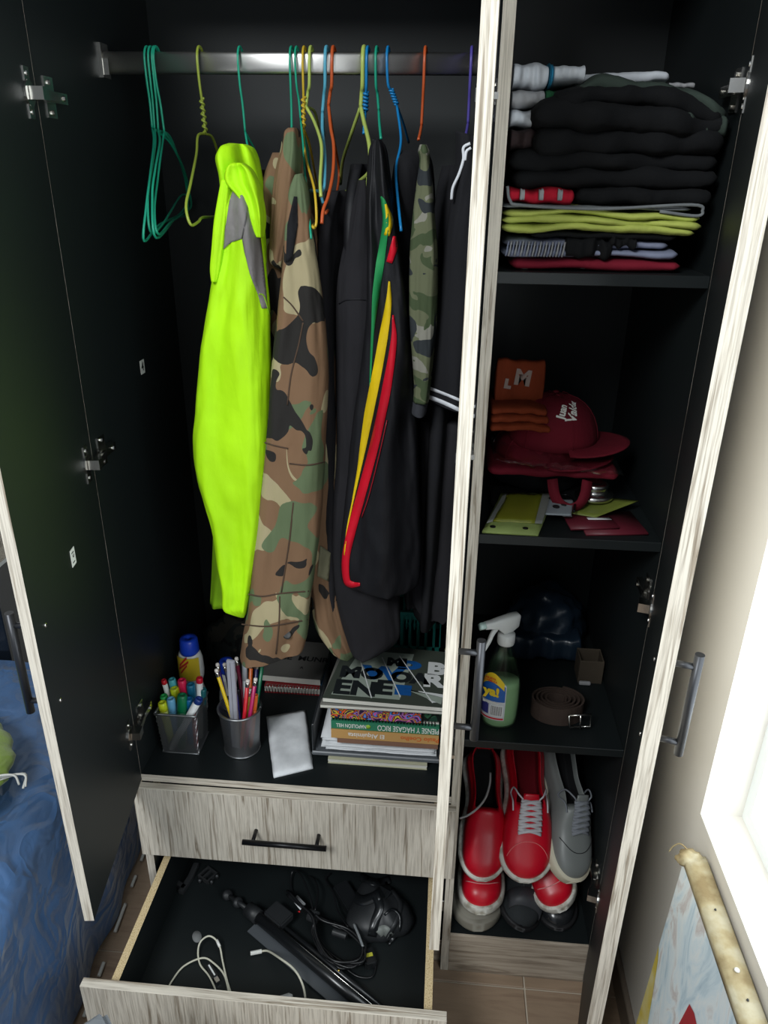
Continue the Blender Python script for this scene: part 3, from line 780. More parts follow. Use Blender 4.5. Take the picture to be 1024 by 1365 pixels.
# round cup
rc = thing('pen_holder', 'round silver wire-mesh cup full of pencils beside the square one', 'pen holder')
RCX, RCY, RR0, RR1 = 0.184, 0.098, 0.037, 0.0435
def rnd(a, u):
    r = RR0 + (RR1 - RR0) * u ** 1.6; return Vector((RCX + r * math.cos(a), RCY + r * math.sin(a), S0 + .001 + .104 * u))
lines = []
for i in range(64):
    for s in (1, -1): lines.append([rnd(2 * PI * i / 64 + s * 1.6 * j / 12, j / 12) for j in range(13)])
strips_mesh('wire_mesh', lines, 0.0016, lambda p: Vector((p.x - RCX, p.y - RCY, 0)).normalized(), mesh_m, rc)
tube('rim', [rnd(2 * PI * i / 40, 1) for i in range(41)], .0028, mesh_m, rc, 8, 1); tube('foot_ring', [rnd(2 * PI * i / 40, 0.01) for i in range(41)], .0018, mesh_m, rc, 8, 1)
lathe('cup_base', [(0, S0), (RR0, S0), (RR0, S0 + .0014), (0, S0 + .0014)], mesh_m, rc, 32, Matrix.Translation((RCX, RCY, 0)))

PM = {}
def pm(rgb, rough=0.35):
    k = (rgb, rough)
    if k not in PM: PM[k] = plain('plastic_%d_%d_%d' % rgb, rgb, rough)
    return PM[k]
def marker(tip_px, y, foot, r, bodyc, capc, label, cap=.04, endc=None, group='markers in the square cup', cat='marker', name='marker'):
    """tip_px photo position of the upper end at depth y; foot (x,y,z) world"""
    top = Y(tip_px[0], tip_px[1], y); ft = Vector(foot); Ln = (top - ft).length
    m = frame(ft, top - ft); r *= 1.14
    t = thing(name, label, cat, group=group)
    lathe('barrel', [(0, 0), (r * .55, 0), (r * .92, .004), (r * .95, Ln - cap)], pm(bodyc), t, 16, m)
    lathe('cap', [(r * .97, Ln - cap), (r * 1.05, Ln - cap + .001), (r * 1.0, Ln - .003), (r * .86, Ln), (r * .5, Ln), (r * .45, Ln - .002), (0, Ln - .002)], pm(capc), t, 16, m)
    return t
def mk(*a, **k): return marker(*a, **k)
fz = S0 + .003
mk((218, 906), .118, (.040, .118, fz), .0050, (214, 216, 210), (178, 20, 34), 'slim white pen with red end at the left back of the square cup', cap=.010)
mk((229, 905), .126, (.050, .124, fz), .0072, (60, 150, 160), (70, 160, 168), 'teal capped marker at the back of the square cup')
mk((232, 917), .112, (.056, .108, fz), .0082, (190, 200, 40), (196, 208, 34), 'fat yellow highlighter in the middle of the square cup')
mk((242, 906), .122, (.066, .122, fz), .0080, (210, 40, 80), (214, 34, 78), 'pink highlighter at the back of the square cup')
mk((254, 912), .118, (.080, .120, fz), .0082, (24, 96, 120), (20, 98, 128), 'petrol blue marker at the back of the square cup')
mk((266, 903), .128, (.088, .112, fz), .0062, (216, 218, 216), (186, 18, 44), 'white marker with a red cap, tallest in the square cup', cap=.012)
mk((271, 918), .126, (.086, .122, fz), .0062, (20, 78, 84), (24, 92, 98), 'dark teal marker in the back right corner of the square cup')
mk((218, 927), .102, (.036, .104, fz), .0072, (40, 150, 70), (38, 156, 78), 'green capped highlighter on the left of the square cup')
mk((216, 936), .086, (.036, .088, fz), .0082, (206, 214, 110), (196, 208, 40), 'pale yellow highlighter at the front left of the square cup', cap=.02)
mk((227.5, 931), .088, (.048, .092, fz), .0078, (100, 160, 200), (104, 168, 206), 'light blue highlighter at the front of the square cup')
mk((243, 926), .086, (.058, .078, fz), .0088, (12, 108, 66), (10, 112, 70), 'thick dark green marker leaning in the square cup')
mk((252, 931), .094, (.074, .094, fz), .0076, (14, 98, 150), (12, 102, 158), 'blue marker behind the white marker in the square cup')
mk((266, 931), .080, (.036, .074, fz), .0074, (222, 224, 224), (24, 52, 122), 'white marker with navy cap leaning across the square cup', cap=.012)
mk((257, 940), .100, (.090, .082, fz), .0052, (200, 40, 60), (196, 36, 60), 'thin red marker low in the square cup')

erm = plain('eraser_white', (222, 214, 206), .8); fer = metal
def pencil(tip_px, y, foot, col, label, r=.0041):
    top = Y(tip_px[0], tip_px[1], y); ft = Vector(foot); Ln = (top - ft).length; m = frame(ft, top - ft)
    t = thing('pencil', label, 'pencil', group='pencils in the round cup')
    lathe('barrel', [(0, 0), (.0008, .001), (r, .014), (r, Ln - .018)], pm(col, .3), t, 6, m)
    lathe('ferrule', [(r, Ln - .018), (r * 1.08, Ln - .017), (r * 1.0, Ln - .0145), (r * 1.08, Ln - .012), (r * 1.04, Ln - .007)], metal, t, 12, m)
    lathe('eraser', [(r * .98, Ln - .007), (r * .98, Ln - .002), (r * .7, Ln), (0, Ln)], erm, t, 12, m)
    return t
fx = lambda dx, dy: (RCX + dx, RCY + dy, fz)
pencil((289.5, 884), .124, fx(-.016, .010), (44, 30, 110), 'purple pencil at the back left of the round cup')
pencil((288, 892), .090, fx(-.004, .000), (222, 190, 24), 'yellow pencil at the left of the round cup')
pencil((299, 884), .125, fx(-.008, .016), (40, 44, 90), 'dark blue pencil right of the yellow one')
pencil((315, 876), .128, fx(.014, .008), (132, 32, 62), 'maroon pencil leaning left at the back of the round cup')
pencil((335, 880), .122, fx(.008, .014), (196, 92, 30), 'orange pencil at the back right of the round cup')
pencil((343, 881), .118, fx(.016, .004), (26, 24, 74), 'navy pencil at the back right of the round cup')
pencil((351, 878), .122, fx(.016, .012), (14, 104, 70), 'green pencil, rightmost in the round cup')
pencil((330.5, 906), .082, fx(.000, -.012), (204, 30, 44), 'red pencil at the front of the round cup')
pencil((341, 904), .080, fx(.008, -.014), (178, 28, 92), 'magenta pencil at the front right of the round cup')
pencil((333, 918), .090, fx(.006, .0), (176, 136, 40), 'gold pencil low in the round cup')
mk((341, 926), .092, fx(.018, -.002), .0046, (232, 110, 40), (236, 112, 40), 'short orange felt pen in the round cup', group='pens in the round cup')
mk((314, 926), .100, fx(.0, .0), .0042, (26, 38, 130), (24, 36, 130), 'short blue pen low in the round cup', group='pens in the round cup')
mk((318, 918), .118, fx(-.004, .004), .0044, (34, 30, 46), (30, 28, 40), 'black pen low in the round cup', group='pens in the round cup')
mk((326, 884), .126, fx(.004, .016), .0050, (190, 196, 200), (170, 176, 182), 'clear ballpoint pen at the back of the round cup', group='pens in the round cup', cat='pen', name='pen')
# folding ruler / white case standing in the round cup
a = Y(307.5, 880, .088); b = Vector((RCX - .012, RCY - .006, fz)); m = frame(b, a - b, (1, -.15, 0)); Lr = (a - b).length
bm = bmesh.new(); bm_box(bm, -.0085, .0085, -.0035, .0035, .001, Lr, m)
bmesh.ops.bevel(bm, geom=bm.edges[:], offset=.0012, segments=2, affect='EDGES')
t = thing('ruler', 'pale grey folding ruler standing upright in the round cup', 'ruler')
from_bm('ruler_body', bm, plain('grey_white_plastic', (176, 176, 186), .35), t)
bm = bmesh.new(); bm_box(bm, -.0003, .0003, -.0042, -.0034, .004, Lr - .004, m); from_bm('fold_line', bm, plain('grey_line', (110, 110, 118)), t)

# glue bottles
wplas = plain('white_plastic', (214, 214, 210), .35); bcap = plain('blue_cap', (28, 66, 190), .3)
def glue(x, y, h, label, lab=True, s=1.0):
    t = thing('glue_bottle', label, 'bottle'); T_ = Matrix.Translation((x, y, S0)) @ Matrix.Scale(s, 4)
    lathe('bottle_body', [(0, 0), (.024, 0), (.0275, .004), (.0285, .03), (.0265, .055), (.0225, .07), (.0225, .08), (.0268, .094), (.0285, .11), (.0275, h - .05), (.024, h - .036), (.0185, h - .032)], wplas, t, 36, T_, sy=.75)
    lathe('cap', [(.0205, h - .036), (.021, h - .030), (.0195, h - .004), (.0175, h), (.006, h), (.005, h - .003), (0, h - .003)], bcap, t, 32, T_)
    if lab:
        V, F = [], []
        for i in range(13):
            a = -PI * .95 + i / 12 * PI * .75
            for z in (.092, .150):
                V.append(Vector((x + .0292 * math.cos(a), y + .0292 * .77 * math.sin(a), S0 + z)))
        for i in range(12): F.append((2 * i, 2 * i + 2, 2 * i + 3, 2 * i + 1))
        l = mesh_obj('bottle_label', V, F, plain('yellow_label', (206, 178, 40), .5), t); l['label'] = 'yellow label with red print'
        rd = plain('label_red', (178, 30, 34))
        for (dz, w_) in ((.006, .020), (-.004, .026), (-.014, .018)):
            Vr = [Vector((x + .0301 * math.cos(q), y + .0301 * .77 * math.sin(q), S0 + .120 + dz + h_ + .004 * k_)) for k_, q in enumerate([-1.9 + w_ * 34 * j / 6 - w_ * 17 for j in range(7)]) for h_ in (0, .006)]
            mesh_obj('printed_stripe', Vr, [(2 * k, 2 * k + 2, 2 * k + 3, 2 * k + 1) for k in range(6)], rd, l)
    return t
glue(0.046, 0.212, 0.190, 'white glue bottle with a blue cap behind the square mesh cup')
glue(0.122, 0.225, 0.160, 'second white glue bottle with blue cap behind the round mesh cup', lab=False, s=.80)

# dark pouch heap at the back left
def blob(name, cx, cy, cz, sx, sy, sz, mat, parent=None, amp=.25, seed=0, flat=True, sub=4, freq=2.2):
    bm = bmesh.new(); bmesh.ops.create_icosphere(bm, subdivisions=sub, radius=1)
    for v_ in bm.verts:
        p = v_.co.copy(); f = 1 + amp * nz((p.x * freq + seed, p.y * freq, p.z * freq)) + amp * .4 * nz((p.x * freq * 2.7, p.y * freq * 2.7 + seed, p.z * freq * 2.7))
        z = p.z * f
        if flat: z = max(z, -.55)
        v_.co = Vector((cx + p.x * f * sx, cy + p.y * f * sy, cz + z * sz))
    return from_bm(name, bm, mat, parent, True)
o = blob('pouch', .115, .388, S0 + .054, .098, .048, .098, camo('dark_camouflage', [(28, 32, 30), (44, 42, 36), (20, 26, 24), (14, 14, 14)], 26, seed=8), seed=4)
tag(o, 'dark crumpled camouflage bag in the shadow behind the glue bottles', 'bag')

# folded white envelope near the edge
cor = [Vector((.213, .196, 0)), Vector((.296, .228, 0)), Vector((.344, .048, 0)), Vector((.270, .014, 0))]
V, F = [], []
nn = 14
for i in range(nn + 1):
    for j in range(nn + 1):
        u, v_ = i / nn, j / nn
        p = (cor[0] * (1 - u) + cor[1] * u) * (1 - v_) + (cor[3] * (1 - u) + cor[2] * u) * v_
        e = min(1, min(u, 1 - u, v_, 1 - v_) * 9)
        V.append(Vector((p.x + .0012 * nz((0, v_ * 8, 1)), p.y + .0012 * nz((u * 8, 0, 2)), S0 + .0022 + .006 * e ** .5 * (0.8 + .5 * nz((u * 3, v_ * 3, 5))) + .0012 * nz((u * 14, v_ * 9, 1)))))
for i in range(nn):
    for j in range(nn):
        a = i * (nn + 1) + j; F.append((a, a + nn + 1, a + nn + 2, a + 1))
env_m = plain('worn_white_paper', (222, 224, 226), .65); v = coords(env_m); setc(env_m, ramp(env_m, noise_n(env_m, v, 22, 5), [(.35, srgb(206, 208, 210)), (.6, srgb(230, 232, 234))]))
t = thing('envelope', 'creased white paper envelope lying near the shelf edge', 'envelope')
o = mesh_obj('front_sheet', V, F, env_m, t)
md = o.modifiers.new('t', 'SOLIDIFY'); md.thickness = .0012; md.offset = -1
bm = bmesh.new(); vs = [bm.verts.new((p.x, p.y, S0 + .0006)) for p in cor]; f = bm.faces.new(vs); r = bmesh.ops.extrude_face_region(bm, geom=[f])
for q in [g_ for g_ in r['geom'] if isinstance(g_, bmesh.types.BMVert)]: q.co.z += .0012
from_bm('rear_sheet', bm, env_m, t)

# paper blocks with uneven pages
def pages(name, x0, x1, y0, y1, z0, z1, mat, parent, n=6, jit=.003, seed=0):
    rnd_ = random.Random(seed); bm = bmesh.new(); dz = (z1 - z0) / n
    for i in range(n):
        bm_box(bm, x0 + rnd_.uniform(-jit, jit), x1 + rnd_.uniform(-jit, jit), y0 + rnd_.uniform(0, jit), y1, z0 + dz * i, z0 + dz * (i + .82))
    o = from_bm(name, bm, mat, parent); return o
pg = plain('page_paper', (208, 206, 196), .8); pgw = plain('loose_white_paper', (212, 214, 216), .75); red_c = plain('red_cover', (150, 26, 34), .45)
t = thing('notebook', 'spiral notebook with a red cover under the camouflage cuff', 'notebook')
NX0, NX1, NY0, NY1 = .188, .318, .285, .440
box('cover', NX0, NX1, NY0, NY1, S0, S0 + .0015, red_c, t, bev=0); pages('page_block', NX0, NX1, NY0 + .003, NY1, S0 + .0016, S0 + .018, pg, t, 8, .001)
box('cover', NX0, NX1, NY0, NY1, S0 + .0182, S0 + .020, red_c, t, bev=0)
for i in range(18):
    x = NX0 + .006 + i * (NX1 - NX0 - .012) / 17
    tube('spiral_ring', [Vector((x + .002 * (k / 10), NY0 + .002 + .010 * math.sin(PI + 2 * PI * k / 10) * .6, S0 + .0112 + .0105 * math.cos(2 * PI * k / 10))) for k in range(11)], .0011, metal, t, 6, 1)
t = thing('magazine', 'grey booklet with dark lettering lying on the spiral notebook', 'magazine')
gp = plain('grey_cover', (104, 102, 98), .55)
mrot = Matrix.Translation((.255, .365, 0)) @ Matrix.Rotation(-.04, 4, 'Z') @ Matrix.Translation((-.255, -.365, 0))
bm = bmesh.new(); bm_box(bm, .178, .326, .300, .445, S0 + .0205, S0 + .0215, mrot); o = from_bm('rear_cover', bm, plain('blue_cover', (34, 96, 140), .5), t)
bm = bmesh.new(); bm_box(bm, .178, .322, .298, .445, S0 + .0218, S0 + .038, mrot); from_bm('page_block', bm, pg, t)
bm = bmesh.new(); bm_box(bm, .177, .323, .296, .446, S0 + .0382, S0 + .0395, mrot); cv = from_bm('front_cover', bm, gp, t)
text_obj('ESSE  MUNR', .026, ink, plane_frame((.258, .372, S0 + .0400), (1, -.04, 0), (.04, 1, 0)), cv, bold=.0008)
text_obj('A', .012, ink, plane_frame((.268, .335, S0 + .0400), (1, -.04, 0), (.04, 1, 0)), cv, bold=.0004)

# crate (teal open plastic basket) behind the books, with tall slots
teal = plain('teal_plastic', (44, 140, 128), .42)
cr = thing('crate', 'teal slotted plastic basket standing behind the stacked magazines', 'basket')
x0, x1, y0, y1, zt = .335, .598, .345, .448, S0 + .205
for (a, b, c_, d_) in ((x0, x1, y0, y0 + .003), (x0, x1, y1 - .003, y1), (x0, x0 + .003, y0, y1), (x1 - .003, x1, y0, y1)):
    bm = bmesh.new(); long_x = (b - a) > (d_ - c_); Ls = (b - a) if long_x else (d_ - c_); n_ = int(Ls / .018)
    bm_box(bm, a, b, c_, d_, S0, S0 + .02); bm_box(bm, a, b, c_, d_, S0 + .10, S0 + .112); bm_box(bm, a, b, c_, d_, zt - .02, zt)
    for i in range(n_ + 1):
        s0 = Ls * i / n_ - .003
        s0 = max(0, min(Ls - .006, s0))
        if long_x: bm_box(bm, a + s0, a + s0 + .006, c_, d_, S0 + .02, zt - .02)
        else: bm_box(bm, a, b, c_ + s0, c_ + s0 + .006, S0 + .02, zt - .02)
    from_bm('side_wall', bm, teal, cr)
bm = bmesh.new(); bm_box(bm, x0 - .006, x1 + .004, y0 - .006, y0 + .003, zt - .006, zt + .002); bm_box(bm, x0 - .006, x0 + .003, y0 - .006, y1 + .004, zt - .006, zt + .002)
from_bm('rim', bm, teal, cr)
box('basket_bottom', x0 + .003, x1 - .003, y0 + .003, y1 - .003, S0, S0 + .002, teal, cr, bev=0)
for i in range(9):   # ribs of the front edge
    box('rib', x0 + .17 + i * .009, x0 + .173 + i * .009, y0 - .004, y0 - .0005, zt - .045, zt - .008, teal, cr, bev=0)

# cream notebook lying lowest
cream = plain('cream_paper', (186, 184, 156), .75)
t = thing('notebook', 'cream notebook lying flat at the bottom of the book stack', 'notebook')
box('cover', .372, .577, .068, .20, S0, S0 + .0012, cream, t, bev=0); pages('page_block', .373, .576, .070, .20, S0 + .0014, S0 + .012, pg, t, 6, .0015, 3); box('cover', .3725, .577, .067, .20, S0 + .0122, S0 + .0136, cream, t, bev=0)
# grey document tray
tr = plain('grey_tray_plastic', (92, 96, 100), .4); trd = plain('dark_tray_plastic', (40, 43, 46), .35)
t = thing('document_tray', 'grey plastic document tray carrying the stack of books', 'tray')
TZ = S0 + .0145
box('tray_floor', .338, .602, .078, .335, TZ, TZ + .004, tr, t, bev=.001)
box('front_lip', .338, .602, .072, .078, TZ, TZ + .010, tr, t, bev=.002)
for xx in (.338, .598): box('side_wall', xx, xx + .004, .078, .335, TZ, TZ + .075, trd, t, bev=.001)
box('rear_wall', .342, .598, .331, .335, TZ + .004, TZ + .07, trd, t, bev=0)
for xx in (.344, .596): box('foot', xx - .006, xx + .006, .30, .31, S0, TZ, trd, t, bev=0)
# loose papers
zb = TZ + .0042
t = thing('paper_stack', 'ruffled stack of loose white papers under the books', 'papers')
rn = random.Random(5)
for i in range(16):
    z = zb + .0002 + i * .0021
    Vp, Fp = [], []
    xa, xb_, ya, yb_ = .362 + rn.uniform(-.008, .010), .596 + rn.uniform(-.006, .0), .084 + rn.uniform(-.004, .006), .325
    for ii in range(17):
        for jj in range(3):
            u = ii / 16
            Vp.append(Vector((xa + (xb_ - xa) * u, (ya + .002 * nz((u * 9, i, 0))) if jj == 0 else ya + (yb_ - ya) * jj / 2, z + (.0011 * nz((u * 7, i * 2.1, 3)) + .0006 if jj == 0 else .0005))))
    for ii in range(16):
        for jj in range(2):
            a = ii * 3 + jj; Fp.append((a, a + 3, a + 4, a + 1))
    o = mesh_obj('sheet', Vp, Fp, pgw, t); md = o.modifiers.new('t', 'SOLIDIFY'); md.thickness = .0010; md.offset = 0
# books, bottom to top
def book(x0, x1, y0, y1, z0, z1, coverm, spine_m, label, lettering=(), group=None, tilt=0.0, cat='book'):
    t = thing('book', label, cat, group=group)
    R_ = Matrix.Translation(((x0 + x1) / 2, y0, 0)) @ Matrix.Rotation(tilt, 4, 'Z') @ Matrix.Translation((-(x0 + x1) / 2, -y0, 0))
    for nm, a in (('cover', (x0, x1, y0, y1, z0, z0 + .001)), ('page_block', (x0 + .002, x1 - .002, y0 + .001, y1 - .002, z0 + .001, z1 - .001)), ('cover', (x0, x1, y0, y1, z1 - .001, z1)), ('spine', (x0, x1, y0 - .001, y0, z0, z1))):
        bm = bmesh.new(); bm_box(bm, *a, R_); o = from_bm(nm, bm, {'cover': coverm, 'page_block': pg, 'spine': spine_m}[nm], t)
        if nm == 'spine': sp_ = o
    for (txt, size, cx, mt, sx) in lettering:   # spines are upside down in the stack
        fr_ = R_ @ plane_frame((cx, y0 - .0016, (z0 + z1) / 2), (-1, 0, 0), (0, 0, -1))
        text_obj(txt, size, mt, fr_, sp_, sx=sx, bold=.0002)
    return t
wht = plain('white_ink', (228, 228, 222), .6)
z = zb + .0365
book(.392, .597, .070, .215, z, z + .013, plain('brown_cover', (132, 98, 80), .5), plain('brown_cover2', (132, 98, 80), .5), 'thin brown book lowest among the stacked paperbacks'); z += .0135
book(.380, .598, .068, .205, z, z + .022, plain('gold_cover', (150, 116, 62), .5), plain('gold_spine', (196, 152, 92), .5), 'cream and orange paperback lying under the green one',
     [('Paulo Coelho', .0150, .560, plain('orange_ink', (206, 92, 34)), .95), ('El Alquimista', .0150, .452, wht, .95)]); z += .0225
book(.380, .598, .070, .205, z, z + .019, plain('green_cover', (40, 112, 84), .45), plain('green_spine', (44, 124, 92), .45), 'green paperback spine between the orange and the colourful book',
     [('PIENSE Y HÁGASE RICO', .0190, .536, wht, .62), ('NAPOLEÓN HILL', .0130, .421, wht, .62)]); gz = z
lathe('emblem', [(0, 0), (.0048, 0), (.0048, .0004), (0, .0004)], plain('lime_emblem', (150, 190, 60)), bpy.data.objects['book.002'], 18, frame((.4555, .0686, gz + .0095), (0, -1, 0)))
z += .0195
# black spiral-bound pad
t = thing('notepad', 'black wire-bound pad between green book and colourful book', 'notebook')
box('page_block', .382, .597, .078, .21, z, z + .004, pg, t, bev=0)
for i in range(34):
    x = .384 + i * .0062
    tube('wire_loop', [Vector((x, .079, z + .0045)), Vector((x, .072, z + .004)), Vector((x, .0705, z + .002)), Vector((x, .073, z + .0)), Vector((x, .079, z + .0004))], .0010, black_metal, t, 5, 1)
z += .0055
col_m = mat_base('colourful_cover', srgb(60, 30, 80), .45)
def multi(m, cols, scale, seed=0, st=(1, 1, 1)):
    tc = N(m, 'ShaderNodeTexCoord'); mp = N(m, 'ShaderNodeMapping'); mp.inputs['Location'].default_value = (seed, seed * 2, 0); mp.inputs['Scale'].default_value = st
    L(m, tc.outputs['Object'], mp.inputs['Vector']); n = noise_n(m, mp.outputs[0], scale, 0.5, .4, 2.2)
    k = len(cols); setc(m, ramp(m, n, [((i / k) * .5 + .25 if i else 0, srgb(*c)) for i, c in enumerate(cols)], 'CONSTANT'))
multi(col_m, [(36, 24, 60), (216, 110, 170), (44, 28, 70), (216, 190, 50), (34, 26, 60), (222, 90, 40), (40, 26, 64), (60, 140, 210), (200, 80, 160), (50, 30, 80)], 34, 4)
book(.382, .560, .074, .20, z, z + .008, plain('pale_cover', (204, 200, 188), .5), plain('pale_spine', (214, 208, 196), .5), 'thin white paperback under the colourful one', [('EL ALQUIMISTA', .008, .51, plain('brown_ink', (110, 70, 50)), .9)]); z += .0085
book(.381, .561, .062, .20, z, z + .031, col_m, col_m, 'paperback with a swirling pink, purple and orange cover')
dg = camo('dark_green_cover', [(30, 62, 48), (46, 88, 62), (24, 40, 36), (16, 26, 22)], 40, seed=3)
book(.565, .622, .070, .20, z, z + .026, dg, dg, 'dark green book behind the middle door edge'); z += .0315
# large magazines on top
def bigmag(P, z0, zt, mat_, label, lettered):
    t = thing('magazine', label, 'magazine')
    # P: four corners (x,y,z) front-left, front-right, back-right, back-left
    P = [Vector(p) for p in P]; up = Vector((0, 0, 1))
    def sheet(nm, o0, th, mt, ins=0):
        c = sum(P, Vector()) / 4; V_ = []
        for s in (o0, o0 + th):
            for p in P: V_.append(p + (c - p).normalized() * ins + up * s)
        return mesh_obj(nm, V_, [(3, 2, 1, 0), (4, 5, 6, 7), (0, 1, 5, 4), (1, 2, 6, 5), (2, 3, 7, 6), (3, 0, 4, 7)], mt, t, False)
    sheet('rear_cover', 0, .001, mat_); sheet('page_block', .001, zt - .002, pg, .001); cv_ = sheet('front_cover', zt - .001, .001, mat_)
    if lettered:
        e1 = (P[1] - P[0]).normalized(); e2 = (P[3] - P[0]).normalized(); nrm_ = e1.cross(e2).normalized()
        o_ = P[0] + up * zt + nrm_ * .0006
        def put(txt, sz, u, v_, mt, sx=1.0, layer=0, bold=.0016):
            fr_ = plane_frame(o_ + e1 * u + e2 * v_ + nrm_ * .0004 * layer, e2 * 1.0 + e1 * 0, -e1)
            text_obj(txt, sz, mt, fr_, cv_, sx=sx, bold=bold)
        def row(txt, sz, u, v_, mt, sx=1.0, bold=.0016):
            fr_ = plane_frame(o_ + e1 * u + e2 * v_, e1, e2); text_obj(txt, sz, mt, fr_, cv_, sx=sx, bold=bold)
        def quad(pts, mt, nm='print_panel', lift=0.0002):
            mesh_obj(nm, [o_ + e1 * a + e2 * b + nrm_ * (lift - .0004) for a, b in pts], [tuple(range(len(pts)))], mt, cv_, False)
        pale = plain('cover_pale', (150, 160, 148), .45); blu = plain('cover_blue', (24, 84, 150), .45); wh = plain('cover_white', (216, 218, 216), .45); dk = plain('cover_dark', (30, 34, 36), .45)
        quad([(.014, .012), (.150, .012), (.150, .17), (.034, .17)], pale)
        quad([(.128, .05), (.150, .05), (.232, .008), (.232, -.0 + .03)], pale)
        row('EN', .062, .056, .036, dk, 1.1, .003); row('MO', .050, .056, .088, dk, 1.1, .003); row('E', .062, .112, .045, dk, 1.1, .003)
        row('W', .058, .100, .092, blu, 1.3, .004); row('D', .036, .148, .128, blu, 1.6, .004); row('E', .036, .150, .042, blu, 1.5, .004)
        row('OA', .046, .156, .084, dk, 1.1, .003); row('B', .056, .205, .122, wh, 1.2, .003); row('R', .056, .205, .080, wh, 1.2, .003); row('MI', .036, .120, .135, dk, 1.1, .003)
        quad([(.180, .045), (.232, .040), (.232, .015), (.214, .012)], wh, lift=.0001)
        for (a, b) in (((.035, .15), (.095, .01)), ((.085, .15), (.150, .02)), ((.120, .16), (.215, .01))):
            u = Vector((b[0] - a[0], b[1] - a[1])); nn_ = Vector((-u.y, u.x)).normalized() * .0011
            quad([(a[0] - nn_.x, a[1] - nn_.y), (b[0] - nn_.x, b[1] - nn_.y), (b[0] + nn_.x, b[1] + nn_.y), (a[0] + nn_.x, a[1] + nn_.y)], wh, lift=.0008)
    return t
print('STACKZ', z)
mg = plain('magazine_cover_green_grey', (66, 72, 64), .42)
bigmag([(.362, .048, z + .001), (.615, .052, z + .001), (.600, .235, z + .001), (.376, .225, z + .001)], z, .008, plain('grey_mag', (120, 118, 112), .5), 'plain grey magazine directly under the lettered one', False)
bigmag([(.366, .055, z + .0096), (.618, .048, z + .0096), (.612, .235, z + .0096), (.392, .250, z + .0096)], z, .011, mg, 'magazine with big jumbled blue, black and white letters, topmost of the stack', True)
# ================================================================ RIGHT COMPARTMENT: folded clothes (top shelf z = 1.50)
def slab(name, x0, x1, y0, y1, z0, z1, mat, parent, seed=0, wav=.004, edge=.5, sag=0.0, nx=48, nr=28, arch=None):
    """one folded layer: fold rounded towards the front, loose ends left and right"""
    rings = []
    for i in range(nx + 1):
        u = i / nx; x = x0 + (x1 - x0) * u
        e = min(1.0, min(u, 1 - u) * 26) ** .5
        h = (z1 - z0) * (0.35 + 0.72 * e) * (1 + .35 * nz((u * 2.3 + seed * 3, 7, 0))); zc = (z0 + z1) / 2 + wav * nz((u * 4 + seed, seed, 0)) * .8 - sag * math.sin(PI * u)
        if arch: q_ = u * (len(arch) - 1); i_ = min(int(q_), len(arch) - 2); g_ = q_ - i_; g_ = g_ * g_ * (3 - 2 * g_); zc += arch[i_] * (1 - g_) + arch[i_ + 1] * g_
        yf = y0 + wav * 2.0 * nz((u * 5, seed, 3)) + (1 - e) * .01
        ring = []
        for k in range(nr):
            t = 2 * PI * k / nr; c, s = math.cos(t), math.sin(t)
            yy = (yf + y1) / 2 + (y1 - yf) / 2 * (abs(c) ** .35) * (1 if c > 0 else -1)
            zz = zc + h / 2 * (abs(s) ** .62) * (1 if s > 0 else -1)
            kx = max(.25, min(1, (x1 - x0) / .2)); f = wav * (nz((u * 9 * kx + seed, yy * 14, zz * 40)) * .7 + .3 * nz((u * 26 * kx, yy * 30 + seed, zz * 60)))
            ring.append(Vector((x, yy, max(zz + f * .5, z0 + .0004 * (s < 0)) if s < 0 and wav < .003 else zz + f * .5)))
        rings.append(ring)
    return loft(name, rings, mat, parent)
maroon = cloth('maroon_polka_cloth', (104, 20, 36), .85); 
tc = N(maroon, 'ShaderNodeTexCoord'); vo = N(maroon, 'ShaderNodeTexVoronoi'); vo.inputs['Scale'].default_value = 34; vo.inputs['Randomness'].default_value = .35
L(maroon, tc.outputs['Object'], vo.inputs['Vector']); f = ramp(maroon, vo.outputs['Distance'], [(0, (1, 1, 1, 1)), (.17, (0, 0, 0, 1))], 'CONSTANT')
setc(maroon, mixc(maroon, f, srgb(122, 24, 42), srgb(214, 200, 196)))
bluegrey = cloth('blue_grey_cloth', (128, 134, 156), .85, var=.2)
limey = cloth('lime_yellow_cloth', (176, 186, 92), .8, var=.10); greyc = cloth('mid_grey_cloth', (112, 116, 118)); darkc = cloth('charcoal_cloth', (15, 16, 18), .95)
dgreen = cloth('dark_green_grey_cloth', (52, 62, 56), .95); whitec = cloth('white_cloth', (204, 208, 214), .85, var=.06); lgrey = cloth('light_grey_cloth', (150, 150, 152)); redc = cloth('crimson_cloth', (176, 22, 44)); brownc = cloth('dark_brown_cloth', (48, 36, 36))
darkred = cloth('dark_red_cloth', (104, 18, 34)); orange = cloth('rust_orange_cloth', (128, 52, 24)); 
for m_ in (maroon, bluegrey, limey, greyc, darkc, dgreen, whitec, lgrey): pass
R0, R1 = 0.648, 0.928
def clothes(name, label, cat='clothing'):
    return thing(name, label, cat, group='folded clothes on the top shelf')
zt = 1.5003
t = clothes('folded_shorts', 'folded maroon cloth with white dots, lowest on the top shelf')
slab('fold', .664, .906, .022, .34, zt, zt + .018, maroon, t, 1, .0025)
t = clothes('folded_shorts', 'folded blue-grey shorts with gathered waistband above the maroon cloth')
slab('fold', .650, .900, .020, .34, zt + .018, zt + .032, bluegrey, t, 2, .0035); slab('fold', .652, .885, .024, .34, zt + .031, zt + .044, bluegrey, t, 3, .004)
for i in range(20):
    x = .655 + i * .0042
    tube('gather', [Vector((x, .017, zt + .020)), Vector((x + .0015, .0150, zt + .029)), Vector((x + .003, .018, zt + .040))], .0013, lgrey if i % 2 else bluegrey, t, 6, 3)
t = clothes('folded_shirt', 'black folded cloth between the blue-grey shorts and the lime layer')
